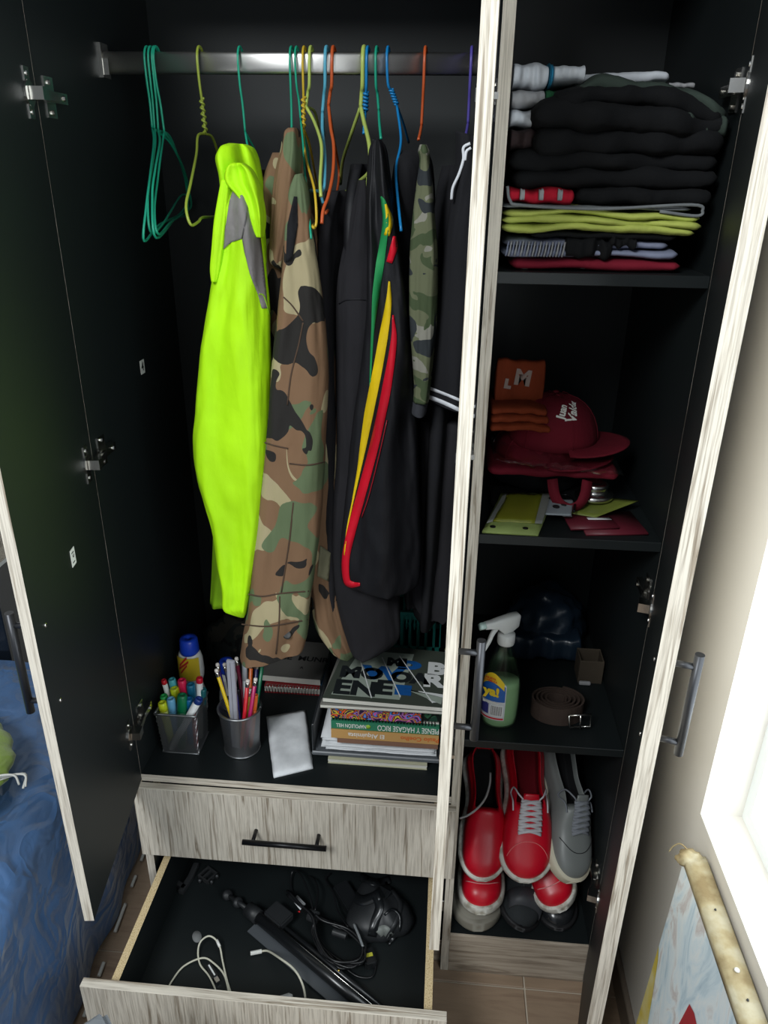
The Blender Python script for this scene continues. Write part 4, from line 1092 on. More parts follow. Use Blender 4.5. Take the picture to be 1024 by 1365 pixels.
slab('fold', .690, .893, .016, .34, zt + .044, zt + .056, darkc, t, 5, .004)
slab('printed_patch', .738, .806, .0135, .06, zt + .022, zt + .046, darkc, t, 64, .010, nx=24)
slab('printed_patch', .800, .838, .0150, .06, zt + .036, zt + .048, darkc, t, 66, .006, nx=16)
t = clothes('folded_towel', 'folded lime yellow cloth with rounded fold at its right end')
for i, (a, b, h0, h1) in enumerate(((.647, .914, .052, .064), (.647, .922, .063, .074), (.648, .918, .073, .083))):
    o = slab('fold', a, b, .008, .34, zt + h0 - .001, zt + h1 + .001, limey, t, 7 + i, .0045, arch=[.0, .003, -.001, -.004] if i else [.0, .002, .003, -.003])
t = clothes('folded_trousers', 'thin grey folded layer resting on the lime yellow cloth')
slab('fold', .645, .905, .010, .34, zt + .083, zt + .089, greyc, t, 12, .002)
tube('loose_edge', [Vector((.650, .008, zt + .112)), Vector((.655, .008, zt + .094)), Vector((.672, .008, zt + .088)), Vector((.78, .006, zt + .085)), Vector((.90, .006, zt + .092)), Vector((.917, .008, zt + .084)), Vector((.909, .008, zt + .078)), Vector((.86, .008, zt + .083))], .0022, greyc, t)
t = clothes('folded_shirt', 'crimson and grey folded shirt end sticking out at the left')
slab('fold', .652, .745, .016, .20, zt + .089, zt + .111, redc, t, 14, .005)
for i in range(3): slab('printed_stripe', .668 + i * .026, .676 + i * .026, .0115, .05, zt + .094, zt + .108, lgrey, t, 30 + i, .002, nx=8, nr=16)
t = clothes('folded_trousers', 'thick black folded trousers across the middle of the stack')
slab('fold', .658, .935, .016, .34, zt + .108, zt + .138, darkc, t, 16, .009); slab('fold', .652, .932, .020, .34, zt + .130, zt + .160, darkc, t, 17, .009)
slab('fold', .748, .930, .012, .24, zt + .089, zt + .112, darkc, t, 18, .005)
t = clothes('folded_jeans', 'dark brown folded cloth at the left end under the white layers')
slab('fold', .650, .720, .030, .34, zt + .156, zt + .186, brownc, t, 20, .006)
t = clothes('folded_hoodie', 'bulky black folded hoodie bulging over the stack')
slab('fold', .682, .934, .012, .34, zt + .150, zt + .188, darkc, t, 21, .012); slab('fold', .676, .934, .004, .34, zt + .178, zt + .214, darkc, t, 22, .012, arch=[.004, .004, -.004, -.004]); slab('fold', .700, .925, .010, .34, zt + .205, zt + .235, darkc, t, 23, .010, arch=[-.006, .006, .0, -.020])
t = clothes('folded_fleece', 'dark grey-green fleece draped over the black hoodie at the top')
o = slab('fold', .706, .934, .022, .34, zt + .222, zt + .246, dgreen, t, 25, .010, arch=[-.024, .004, -.002, -.010, -.030])
slab('fold', .860, .934, .014, .34, zt + .176, zt + .206, dgreen, t, 26, .009, arch=[.006, -.006])
t = clothes('folded_shirt', 'lowest white folded shirt at the upper left of the stack')
slab('fold', .648, .710, .034, .34, zt + .187, zt + .209, whitec, t, 27, .004)
t = clothes('folded_shirt', 'light grey folded shirt with a green hem between two white ones')
slab('fold', .648, .694, .030, .34, zt + .210, zt + .232, lgrey, t, 28, .003); slab('green_hem', .694, .714, .031, .34, zt + .210, zt + .232, cloth('green_hem_cloth', (34, 92, 58)), t, 29, .003)
t = clothes('folded_shirt', 'topmost white folded shirt with a thin blue stripe')
slab('fold', .648, .697, .034, .34, zt + .233, zt + .264, whitec, t, 31, .004); slab('blue_stripe', .697, .702, .033, .34, zt + .234, zt + .263, cloth('teal_stripe', (50, 140, 176)), t, 32, .003, nx=8); slab('fold', .702, .745, .036, .34, zt + .240, zt + .262, whitec, t, 33, .003)
t = clothes('folded_shirt', 'white folded shirt lying far back above the dark fleece')
slab('fold', .745, .885, .16, .36, zt + .252, zt + .268, whitec, t, 34, .004, sag=.0)
t = clothes('folded_shirt', 'small white cloth end behind the fleece on the right')
slab('fold', .886, .925, .17, .34, zt + .246, zt + .256, lgrey, t, 35, .002)

# ================================================================ middle shelf (z = 1.082)
zm = 1.0823
# black cap / bag lying lowest
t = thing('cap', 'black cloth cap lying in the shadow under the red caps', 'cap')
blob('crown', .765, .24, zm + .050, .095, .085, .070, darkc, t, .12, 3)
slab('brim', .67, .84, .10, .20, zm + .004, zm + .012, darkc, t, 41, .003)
def cap(cx, cy, z, ang, mat_, label, brim_side=1, h=.062, text=None):
    t = thing('cap', label, 'cap', group='red caps on the middle shelf')
    V, F = [], []; nr, na = 10, 32
    for i in range(nr + 1):
        a = (i / nr) * PI / 2
        for k in range(na):
            b = 2 * PI * k / na
            r = math.cos(a) ** .8 if a < PI / 2 - 1e-6 else 0
            p = Vector((.082 * r * math.cos(b), .072 * r * math.sin(b), h * math.sin(a)))
            p += Vector((0, 0, .004 * nz((p.x * 30, p.y * 30, 1))))
            V.append(p)
    for i in range(nr):
        for k in range(na): F.append((i * na + k, i * na + (k + 1) % na, (i + 1) * na + (k + 1) % na, (i + 1) * na + k))
    R_ = Matrix.Translation((cx, cy, z)) @ Matrix.Rotation(ang, 4, 'Z')
    c = mesh_obj('crown', [R_ @ v_ for v_ in V], F, mat_, t); 
    md = c.modifiers.new('t', 'SOLIDIFY'); md.thickness = .0015
    V, F = [], []
    for j in range(9):
        for i in range(21):
            b = -PI * .36 + PI * .72 * i / 20; r0 = .080; u = j / 8
            L_ = .062 * math.cos(b * 1.28) ** .7 if abs(b * 1.28) < PI / 2 else 0
            p = Vector(((r0 - .004 + L_ * u) * math.cos(b), (r0 * .88 - .002 + L_ * u * .9) * math.sin(b), .004 - .016 * abs(math.sin(b)) ** 2 * u + .004 * u))
            V.append(R_ @ p)
    for j in range(8):
        for i in range(20): a = j * 21 + i; F.append((a, a + 1, a + 22, a + 21))
    b_ = mesh_obj('brim', V, F, mat_, t); md = b_.modifiers.new('t', 'SOLIDIFY'); md.thickness = .0025
    lathe('top_button', [(0, h + .002), (.006, h + .002), (.006, h + .004), (0, h + .006)], mat_, t, 14, R_)
    for k in range(6):
        b = k * PI / 3
        tube('seam', [R_ @ Vector((.0825 * math.cos(a) ** .8 * math.cos(b), .0725 * math.cos(a) ** .8 * math.sin(b), h * math.sin(a) + .001)) for a in [PI / 2 * q / 8 for q in range(8)]], .0010, mat_, t, 5, 1)
    return t, c
t1, c1 = cap(.752, .205, zm + .078, -.35, darkred, 'lower dark red cap wrapped in clear plastic', h=.050)
film = mat_base('clear_plastic_film', (1, 1, 1, 1), .12, trans=1.0, alpha=.35)
t = thing('plastic_bag', 'crinkled clear plastic bag over the lower red cap', 'bag')
rings = []
for i in range(41):
    u = i / 40; x = .668 + .222 * u; ring = []
    for k in range(20):
        a = 2 * PI * k / 20; ring.append(Vector((x, .165 + .060 * math.cos(a) + .006 * nz((u * 14, a, 0)), zm + .094 - .016 * u + (.013 * math.sin(a)) * min(1, min(u, 1 - u) * 8 + .1) + .008 * nz((u * 18, a * 1.5, 4)))))
    rings.append(ring)
loft('plastic_film', rings, film, t)
# layered red cloth bag with handle loop
t = thing('tote_bag', 'flat dark red cloth bag with a loop handle hanging over the shelf clutter', 'bag')
slab('cloth_layer', .660, .888, .120, .30, zm + .058, zm + .078, darkred, t, 44, .004)
tube_pts = [Vector((.772, .115, zm + .060)), Vector((.776, .100, zm + .040)), Vector((.785, .092, zm + .026)), Vector((.803, .090, zm + .018)), Vector((.820, .092, zm + .026)), Vector((.828, .100, zm + .042)), Vector((.832, .115, zm + .060))]
P_ = catmull(tube_pts, 8); V, F = [], []
for i, p in enumerate(P_):
    tt = (P_[min(i + 1, len(P_) - 1)] - P_[max(i - 1, 0)]).normalized(); nn_ = tt.cross(Vector((0, 1, .2))).normalized() * .009
    V += [p - nn_, p + nn_]
for i in range(len(P_) - 1): F.append((2 * i, 2 * i + 1, 2 * i + 3, 2 * i + 2))
o = mesh_obj('handle_loop', V, F, darkred, t); md = o.modifiers.new('t', 'SOLIDIFY'); md.thickness = .002
t2, c2 = cap(.775, .200, zm + .104, -.18, darkred, 'upper dark red cap with white script lettering', h=.088)
T6 = bvh_of(c2)
def on_surface(txt, px, py, right_px, up_px, size, mt, bv, parent, lift=.002):
    """lettering embroidered on a curved surface: letters are laid on the surface itself"""
    h = bv.ray_cast(CAM, ray_dir(px, py))
    if h[0] is None: return
    nrm = h[1] if h[1].dot(CAM - h[0]) > 0 else -h[1]
    dist = h[3]; r = CAM + ray_dir(px + right_px[0], py + right_px[1]) * dist - h[0]; u = CAM + ray_dir(px + up_px[0], py + up_px[1]) * dist - h[0]
    o = text_obj(txt, size, mt, plane_frame(h[0] + nrm * lift, r, u), parent, bold=.0007)
    me = o.data
    for v_ in me.vertices:
        q = bv.find_nearest(v_.co)
        if q[0] is not None:
            n2 = q[1] if q[1].dot(nrm) > 0 else -q[1]
            v_.co = q[0] + n2 * lift
    return o
on_surface('Juan', 750, 548, (3, -10), (-10, -3), .019, wht, T6, c2)
on_surface('Valdez', 764, 545, (3, -10), (-10, -3), .021, wht, T6, c2)
t = thing('folded_shirt', 'rust orange folded t-shirt with a faint white print on top of the caps', 'clothing')
ro = Matrix.Translation((.71, .16, 0)) @ Matrix.Rotation(.10, 4, 'Y') @ Matrix.Translation((-.71, -.16, 0))
for i in range(3): slab('fold', .658, .764 - .004 * i, .128 + .004 * i, .27, zm + .136 + .014 * i, zm + .151 + .014 * i, orange, t, 50 + i, .004, sag=-.004)
slab('fold', .664, .752, .178, .205, zm + .176, zm + .248, orange, t, 55, .003)
fr = plane_frame((.712, .1765, zm + .222), (1, 0, -.12), (0, .0, 1))
fpale = plain('faded_white_print', (150, 132, 124), .8)
text_obj('M', .036, fpale, fr, t, name='print', bold=.002)
text_obj('L', .020, fpale, fr @ Matrix.Translation((-.024, -.014, 0)), t, name='print', bold=.002)

# yellow-green pouch
pz = zm
lim2 = cloth('neon_green_edge', (142, 158, 92), .6); yel2 = mat_base('yellow_green_window', srgb(126, 130, 40), .25, coat=.4); gr2 = cloth('grey_mesh_side', (128, 130, 124))
def flat_quad(name, pts, z0, th, mt, parent, nn=10, puff=0.0, seed=0):
    """puffed cushion-like sheet over four plan corners (each x,y,dz)"""
    P = [Vector((p[0], p[1], z0 + p[2])) for p in pts]; V, F = [], []
    for s in (0, 1):
        for i in range(nn + 1):
            for j in range(nn + 1):
                u, v_ = i / nn, j / nn
                p = (P[0] * (1 - u) + P[1] * u) * (1 - v_) + (P[3] * (1 - u) + P[2] * u) * v_
                e = (16 * u * (1 - u) * v_ * (1 - v_)) ** .5
                V.append(p + Vector((0, 0, (th + puff * e + .0015 * nz((u * 6 + seed, v_ * 6, 0)) * (puff > 0)) if s else 0)))
    n1 = nn + 1; off = n1 * n1
    for i in range(nn):
        for j in range(nn):
            a = i * n1 + j; F.append((a, a + 1, a + n1 + 1, a + n1)); F.append((off + a, off + a + n1, off + a + n1 + 1, off + a + 1))
    for i in range(nn):
        for (a, b) in ((i, i + 1), (nn * n1 + i + 1, nn * n1 + i)): F.append((a, off + a, off + b, b))
        for (a, b) in (((i + 1) * n1, i * n1), (i * n1 + nn, (i + 1) * n1 + nn)): F.append((a, off + a, off + b, b))
    return mesh_obj(name, V, F, mt, parent)
t = thing('pouch', 'small lime green pouch with two black snaps at the shelf edge', 'pouch')
flat_quad('pouch_body', [(.650, .008, 0), (.742, .006, 0), (.786, .150, .016), (.688, .140, .016)], pz, .004, lim2, t, puff=.008)
flat_quad('window_panel', [(.668, .030, .008), (.738, .030, .008), (.760, .128, .021), (.698, .124, .021)], pz + .004, .0015, yel2, t, puff=.004)
flat_quad('side_panel', [(.738, .030, .008), (.750, .030, .008), (.778, .135, .020), (.760, .128, .021)], pz + .004, .0018, gr2, t)
flat_quad('side_panel', [(.658, .026, .006), (.668, .030, .008), (.698, .124, .021), (.690, .122, .019)], pz + .004, .0018, gr2, t)
for x in (.668, .722): lathe('snap_button', [(0, 0), (.005, 0), (.005, .0012), (.0025, .002), (0, .002)], black_metal, t, 16, Matrix.Translation((x, .019, pz + .0076)))
t = thing('name_tag', 'small pale tag with black marks behind the lime pouch', 'tag')
flat_quad('card', [(.757, .050, 0), (.800, .050, 0), (.812, .110, .004), (.770, .108, .004)], pz + .020, .002, plain('tag_pale', (136, 144, 150), .5), t)
for x, y in ((.778, .078), (.792, .090)): blob('ink_mark', x, y, pz + .0245, .006, .008, .0012, ink, t, .3, x * 90, sub=2)
tube('lanyard', [Vector((.770, .110, pz + .026)), Vector((.80, .125, pz + .028)), Vector((.812, .10, pz + .026)), Vector((.806, .06, pz + .024))], .0022, black_metal, t)
wine = plain('wine_red_card', (92, 28, 40), .45)
t = thing('booklet', 'wine red booklet with a white corner, on top of another', 'booklet', group='wine red booklets')
flat_quad('cover', [(.798, .026, 0), (.880, .040, 0), (.868, .110, 0), (.790, .095, 0)], pz + .0045, .004, wine, t, nn=2)
flat_quad('white_patch', [(.790, .073, 0), (.806, .073, 0), (.806, .093, 0), (.788, .093, 0)], pz + .0087, .0004, pgw, t, nn=2)
t = thing('booklet', 'wine red booklet lowest, nearest the right panel', 'booklet', group='wine red booklets')
flat_quad('cover', [(.822, .016, 0), (.926, .030, 0), (.915, .120, 0), (.815, .105, 0)], pz + .0002, .004, wine, t, nn=2)
t = thing('card', 'lime green leaflet under the round metal piece', 'card')
flat_quad('sheet', [(.800, .085, 0), (.845, .070, 0), (.930, .130, .010), (.860, .150, .006)], pz + .010, .0012, plain('lime_leaflet', (112, 122, 52), .45), t, nn=6)
flat_quad('printed_strip', [(.832, .062, 0), (.872, .066, 0), (.868, .074, 0), (.830, .070, 0)], pz + .0095, .0006, pgw, t, nn=2)
t = thing('tin', 'small shiny stepped round metal tin on the leaflets', 'tin')
T_ = Matrix.Translation((.852, .140, pz + .020))
lathe('tin_body', [(0, 0), (.032, 0), (.0345, .003), (.0345, .008), (.031, .011), (.024, .012), (.022, .018), (.0235, .021), (.0235, .026), (.020, .029), (.013, .029), (.012, .027), (0, .027)], metal, t, 40, T_)

# ================================================================ lower shelf (z = 0.650)
zl = 0.6503
t = thing('spray_bottle', 'clear spray bottle with green liquid, white trigger and blue label', 'bottle')
bx_, by_ = .712, .062
def ov(z, rx, ry): return [Vector((bx_ + rx * math.cos(2 * PI * k / 40), by_ + ry * math.sin(2 * PI * k / 40), zl + z)) for k in range(40)]
clearp = mat_base('clear_bottle_plastic', (.93, .97, .95, 1), .08, trans=1.0, alpha=.32); liquid = mat_base('green_liquid', srgb(150, 190, 140), .2, alpha=.97)
prof = [(0, .026, .018), (.003, .031, .021), (.012, .034, .023), (.05, .0355, .024), (.09, .035, .024), (.115, .032, .023), (.14, .026, .020), (.165, .0185, .0165), (.18, .0135, .0135), (.19, .0125, .0125)]
loft('bottle_body', [ov(*p) for p in prof], clearp, t)
lq = loft('green_liquid', [ov(z, rx - .0014, ry - .0014) for z, rx, ry in [(.0015, .0255, .0175), (.006, .031, .021), (.02, .0335, .0226), (.05, .0345, .0232), (.09, .0342, .023), (.104, .0328, .0225)]], liquid, t)
tube('dip_tube', [Vector((bx_, by_, zl + .185)), Vector((bx_ + .004, by_ + .002, zl + .12)), Vector((bx_ + .010, by_, zl + .04))], .0022, clearp, t)
wp = plain('trigger_white', (222, 224, 222), .3)
lathe('collar', [(0, .184), (.0155, .184), (.0165, .187), (.0165, .204), (.014, .207), (0, .207)], wp, t, 28, Matrix.Translation((bx_, by_, zl)))
# head looks towards the front left
hd = Matrix.Translation((bx_, by_, zl + .207)) @ Matrix.Rotation(math.radians(205), 4, 'Z')
sec = [(-.024, .030, .034, .006), (-.020, .010, .038, .009), (-.008, .002, .038, .010), (.008, .0, .036, .010), (.020, .012, .034, .0085), (.034, .016, .031, .0075), (.046, .017, .030, .0065)]
rings = []
for x, z0_, z1_, hw in sec:
    rings.append([hd @ Vector((x, hw * (abs(math.cos(a)) ** .5) * (1 if math.cos(a) > 0 else -1), (z0_ + z1_) / 2 + (z1_ - z0_) / 2 * (abs(math.sin(a)) ** .5) * (1 if math.sin(a) > 0 else -1))) for a in [2 * PI * k / 20 for k in range(20)]])
loft('trigger_head', rings, wp, t)
lathe('nozzle', [(0, .046), (.0085, .046), (.0085, .056), (.006, .058), (0, .058)], plain('nozzle_mint', (196, 220, 212), .35), t, 4, hd @ Matrix.Translation((0, 0, .0235)) @ Matrix.Rotation(PI / 2, 4, 'Y'))
tube('trigger_lever', [hd @ Vector(p) for p in ((.022, 0, .014), (.030, 0, .002), (.036, 0, -.014), (.046, 0, -.032))], lambda u: .0052 - .0015 * u, wp, t)
# label on the bottle front, wrapped
lb_w = plain('label_white', (206, 210, 216), .4); lb_b = plain('label_blue', (30, 92, 172), .4); lb_y = plain('label_yellow', (232, 200, 40), .4); lb_p = plain('label_violet', (58, 60, 130), .4); lb_r = plain('label_red', (206, 40, 44), .4)
def wrap(name, a0, a1, z0f, z1f, mt, off=.0008, n=18):
    V, F = [], []
    def rad(z):
        for (za, ra, sa), (zb_, rb, sb) in zip(prof, prof[1:]):
            if za <= z <= zb_: f = (z - za) / (zb_ - za); return ra + (rb - ra) * f, sa + (sb - sa) * f
        return prof[-1][1:]
    m_ = 8
    for i in range(n + 1):
        a = a0 + (a1 - a0) * i / n; u = i / n
        za, zb_ = z0f(u), z1f(u)
        for j in range(m_ + 1):
            z = za + (zb_ - za) * j / m_; rx, ry = rad(z); V.append(Vector((bx_ + (rx + off) * math.cos(a), by_ + (ry + off) * math.sin(a), zl + z)))
    for i in range(n):
        for j in range(m_): q = i * (m_ + 1) + j; F.append((q, q + m_ + 1, q + m_ + 2, q + 1))
    return mesh_obj(name, V, F, mt, lab_)
A0, A1 = math.radians(182), math.radians(282)
lab_ = t; lab_ = wrap('label', A0, A1, lambda u: .022, lambda u: .128 - .016 * (2 * u - 1) ** 2 - .010 * u, lb_w); lab_['label'] = 'blue, yellow and white label'
wrap('blue_field', A0 + .05, A1 - .05, lambda u: .066, lambda u: .112 - .012 * (2 * u - 1) ** 2, lb_b, .0012)
wrap('yellow_arch', A0 + .08, A1 - .12, lambda u: .108 - .016 * (2 * u - 1) ** 2, lambda u: .1275 - .020 * (2 * u - 1) ** 2, lb_y, .0014)
wrap('violet_field', A0 + .05, A1 - .9, lambda u: .034, lambda u: .060, lb_p, .0012)
wrap('red_line', A0 + .05, A1 - .05, lambda u: .024, lambda u: .028, lb_r, .0012)
wrap('bar_code', A1 - .80, A1 - .10, lambda u: .032, lambda u: .058, plain('code_white', (230, 230, 230)), .0013)
for i in range(9): 
    a = A1 - .74 + i * .068; wrap('code_bar', a, a + .03, lambda u: .034, lambda u: .056, ink, .0017, 2)
am = math.radians(238)
def lab_text(txt, size, a, z, mt, off=.0025, **k):
    p = Vector((bx_ + (.0355 + off) * math.cos(a), by_ + (.024 + off) * math.sin(a), zl + z)); nrm = Vector((math.cos(a) / .0355, math.sin(a) / .024, 0)).normalized()
    return text_obj(txt, size, mt, plane_frame(p, Vector((0, 0, 1)).cross(nrm), (0, 0, 1)), lab_, **k)
lab_text('ya!', .027, am, .088, lb_y, bold=.0014); lab_text('limpiador', .0085, am, .064, wht, bold=.0003); lab_text('NUEVA', .0062, am - .1, .117, lb_r, off=.002, bold=.0002); lab_text('FÓRMULA', .0058, am - .1, .111, lb_r, off=.002, bold=.0002)
# rolled belt
leather = cloth('brown_leather', (74, 62, 56), .55, var=.15)
t = thing('belt', 'rolled brown leather belt with a steel buckle', 'belt')
def coil(cx, cy, z0, z1, r0, r1, turns, sx, th=.0032):
    V, F = [], []; n_ = int(turns * 40)
    for i in range(n_ + 1):
        a = 2 * PI * turns * i / n_; r = r0 + (r1 - r0) * i / n_
        for rr, zz in ((r, z0), (r, z1), (r + th, z1), (r + th, z0)):
            V.append(Vector((cx + rr * sx * math.cos(a), cy + rr * math.sin(a) * .82, zz)))
    for i in range(n_):
        for k in range(4): F.append((i * 4 + k, i * 4 + (k + 1) % 4, i * 4 + 4 + (k + 1) % 4, i * 4 + 4 + k))
    F.append((0, 1, 2, 3)); q = n_ * 4; F.append((q + 3, q + 2, q + 1, q)); return V, F
V, F = coil(.826, .098, zl + .001, zl + .040, .014, .046, 4.2, 1.12)
o = mesh_obj('strap', V, F, leather, t, False)
tube('buckle', [Vector(p) for p in ((.842, .045, zl + .040), (.884, .052, zl + .040), (.886, .052, zl + .012), (.846, .045, zl + .012), (.842, .045, zl + .040))], .0022, metal, t, 8, 1)
tube('buckle_pin', [Vector((.864, .047, zl + .041)), Vector((.866, .044, zl + .011))], .0016, metal, t, 8, 1)
# dark bag and box at the back
navy = mat_base('dark_blue_plastic', srgb(30, 44, 58), .28)
t = thing('plastic_bag', 'dark blue crumpled plastic bag at the back of the lower shelf', 'bag')
blob('bag_body', .828, .355, zl + .055, .085, .075, .085, navy, t, .22, 12, freq=2.4)
slab('folded_flap', .740, .900, .26, .32, zl + .012, zl + .066, navy, t, 61, .006)
t = thing('box', 'small open brown carton right of the dark plastic bag', 'box')
bc = cloth('brown_card', (66, 58, 48), .8)
for a in ((.886, .936, .205, .209, zl, zl + .055), (.886, .936, .251, .255, zl, zl + .055), (.886, .889, .209, .251, zl, zl + .055), (.933, .936, .209, .251, zl, zl + .055)): box('wall', *a, bc, t)
box('rolled_edge', .888, .912, .196, .204, zl + .0, zl + .008, lgrey, t, bev=.002)

# ================================================================ SHOES (bottom board z = 0.117)
def ease(a, b, x): x = max(0, min(1, (x - a) / (b - a))); return x * x * (3 - 2 * x)
def shoe(name, label, toe, back, up, L_, W_, upper_m, sole_m, lining_m, lace_m=None, sole_h=.026, low=False, toe_line=None, strap=None, roll=0.0, h_scale=1.0, cat='shoe', crease=None, stitched=None, open_=True):
    """toe: position of the toe's bottom tip, back: direction from toe to heel, up: shoe's own up"""
    bkd = Vector(back).normalized(); upd = Vector(up); upd = (upd - bkd * upd.dot(bkd)).normalized(); sd = bkd.cross(upd)
    Mx = Matrix.Identity(4)
    for r in range(3): Mx[r][0] = sd[r]; Mx[r][1] = bkd[r]; Mx[r][2] = upd[r]; Mx[r][3] = toe[r]
    Mx = Mx @ Matrix.Rotation(roll, 4, 'Y')
    t = thing(name, label, cat, group=None)
    hw = W_ / 2
    def width(s):      # s 0 toe .. 1 heel
        a = max(0, 1 - (1 - min(s / .26, 1)) ** 2.7) ** .5; b = 1 - .26 * ease(.34, .62, s) + .10 * ease(.66, .86, s)
        c = math.sqrt(max(0, 1 - max(0, (s - .86) / .14) ** 2.4)); return hw * a * b * c
    def skew(s): return .006 * math.sin(PI * min(1, s * 1.1))
    def height(s):
        return h_scale * (.030 * math.sqrt(max(0, 1 - (1 - min(s / .16, 1)) ** 2)) + .012 * ease(.10, .30, s) + .030 * ease(.26, .50, s) - .010 * ease(.55, .72, s) + .006 * ease(.78, 1.0, s))
    ns = 46; S = [(.5 - .5 * math.cos(PI * i / ns)) for i in range(ns + 1)]
    S = [min(.9985, max(.0015, s)) for s in S]
    # sole
    rings = []
    for s in S:
        w = width(s); y = s * L_; k = skew(s); lift_ = .007 * (1 - min(s / .22, 1)) ** 2
        pr = [(-.98, .0), (-1.10, .18), (-1.11, .8), (-1.02, 1.0), (0, 1.0), (1.02, 1.0), (1.11, .8), (1.10, .18), (.98, 0), (0, 0)]
        ye = y - .006 * (1 - min(s / .12, 1)) ** 2
        rings.append([Mx @ Vector((k + w * a + (.003 if a > 0 else -.003 if a < 0 else 0), ye, lift_ + b * (sole_h * (1 + .25 * ease(.6, 1, s)) - (lift_ * .6)))) for a, b in pr])
    sole = loft('sole', rings, sole_m, t); sole['label'] = 'rubber sole'
    # upper with collar opening; cross parameter 0..na
    na = 30; V, F, FM = [], [], []
    for s in S:
        w = width(s); y = s * L_; k = skew(s); h = height(s); z0 = sole_h * .86 + .25 * sole_h * ease(.6, 1, s)
        dip = ease(.46, .56, s) * (1 - ease(.955, .985, s)) if open_ else 0
        for j in range(na + 1):
            a = PI * j / na; c, sn = math.cos(a), math.sin(a)
            xx = -c; xz = sn ** .72
            cw = abs(c)
            zz = h * xz
            x = w * .99 * (abs(xx) ** .82) * (1 if xx > 0 else -1)
            if dip > 0:
                # inner opening: within |c|<.62 the surface drops to the insole
                g = 1 - ease(.50, .66, cw); zz = zz * (1 - dip * g) + dip * g * (sole_h * .14 + .007); 
                x *= 1 - .10 * dip * (1 - g) * (cw < .9)
            V.append(Mx @ Vector((k + x, y, z0 + max(0, zz))))
    n1 = na + 1
    for i in range(ns):
        for j in range(na):
            a = i * n1 + j; F.append((a, a + n1, a + n1 + 1, a + 1))
            sm = (S[i] + S[i + 1]) / 2; cw = abs(math.cos(PI * (j + .5) / na))
            FM.append(1 if (open_ and .50 < sm < .975 and cw < .60) else 0)
    up_o = mesh_obj('upper', V, F, upper_m, t, True, [upper_m, lining_m], FM)
    bm = bmesh.new(); bm.from_mesh(up_o.data); bmesh.ops.recalc_face_normals(bm, faces=bm.faces); bm.to_mesh(up_o.data); bm.free()
    smooth_mod(up_o, 1)
    def surf(s, q, lift_=.0012):  # q -1..1 across
        w = width(s); h = height(s); z0 = sole_h * .86 + .25 * sole_h * ease(.6, 1, s); a = math.acos(max(-1, min(1, -q)))
        sn = math.sin(a) ** .72; x = w * .99 * (abs(q) ** .82) * (1 if q > 0 else -1)
        return Mx @ Vector((skew(s) + x, s * L_, z0 + h * sn + lift_))
    if toe_line: tube('toe_seam', [surf(toe_line[0] + toe_line[1] * (abs(q) ** 2), q, .0004) for q in [-.86 + 1.72 * i / 16 for i in range(17)]], .0009, toe_line[2], t, 6, 1)
    if crease: tube('foxing_line', [surf(crease[0] + crease[1] * q * q, q, .0004) for q in [-.8 + 1.6 * i / 14 for i in range(15)]], .0011, crease[2], t, 6, 1)
    if stitched:
        for sg in (-1, 1): tube('side_seam', [surf(s, sg * (.30 + .62 * ease(.14, .50, s) * (.6)), .0004) for s in [.13 + .40 * i / 12 for i in range(13)]], .0008, stitched, t, 6, 1)
    if lace_m is not None:
        # tongue
        V2, F2 = [], []
        for i in range(13):
            s = .30 + .24 * i / 12
            for j in range(7): q = -.30 + .60 * j / 6; V2.append(surf(s, q, .0022 + .010 * ease(.8, 1, i / 12)))
        for i in range(12):
            for j in range(6): a = i * 7 + j; F2.append((a, a + 7, a + 8, a + 1))
        o = mesh_obj('tongue', V2, F2, upper_m, t); md = o.modifiers.new('t', 'SOLIDIFY'); md.thickness = .003
        nl = 6
        for i in range(nl):
            s0 = .285 + .036 * i
            for sg in (-1, 1):
                pts = [surf(s0 + .030 * u * (1 if True else 0), sg * (-.40 + .80 * u), .0050 + .004 * math.sin(PI * u) + (.0015 if sg > 0 else 0)) for u in [k_ / 8 for k_ in range(9)]]
                P_ = catmull(pts, 2); Vl, Fl = [], []
                tt0 = None
                for a_, p in enumerate(P_):
                    tt = (P_[min(a_ + 1, len(P_) - 1)] - P_[max(a_ - 1, 0)]).normalized(); nn_ = tt.cross(upd).normalized() * .0034; Vl += [p - nn_, p + nn_]
                for a_ in range(len(P_) - 1): Fl.append((2 * a_, 2 * a_ + 1, 2 * a_ + 3, 2 * a_ + 2))
                o = mesh_obj('lace', Vl, Fl, lace_m, t); md = o.modifiers.new('t', 'SOLIDIFY'); md.thickness = .0012
        top = .285 + .036 * nl
        for sg in (-1, 1):
            tube('lace_end', [surf(top, sg * .30, .006), surf(top + .03, sg * .55, .016), surf(top + .09, sg * .85, .020), surf(top + .07, sg * .95, .008), surf(top - .0, sg * .80, .008), surf(top - .07, sg * .70, .006)], .0018, lace_m, t, 6)
    if strap: 
        V2, F2 = [], []
        for i in range(21):
            q = -.98 + 1.96 * i / 20
            for s in (strap[0], strap[0] + strap[1]): V2.append(surf(s, q, .003))
        for i in range(20): F2.append((2 * i, 2 * i + 1, 2 * i + 3, 2 * i + 2))
        o = mesh_obj('strap', V2, F2, strap[2], t); md = o.modifiers.new('t', 'SOLIDIFY'); md.thickness = .003
    return t
redL = mat_base('red_leather', srgb(206, 16, 40), .34, spec=.5); v = coords(redL); bump(redL, noise_n(redL, v, 90, 3), .12, .001)
sole_w = mat_base('off_white_rubber', srgb(214, 212, 202), .6); v = coords(sole_w); setc(sole_w, ramp(sole_w, noise_n(sole_w, v, 55, 5), [(.35, srgb(168, 162, 146)), (.55, srgb(216, 214, 204))]))
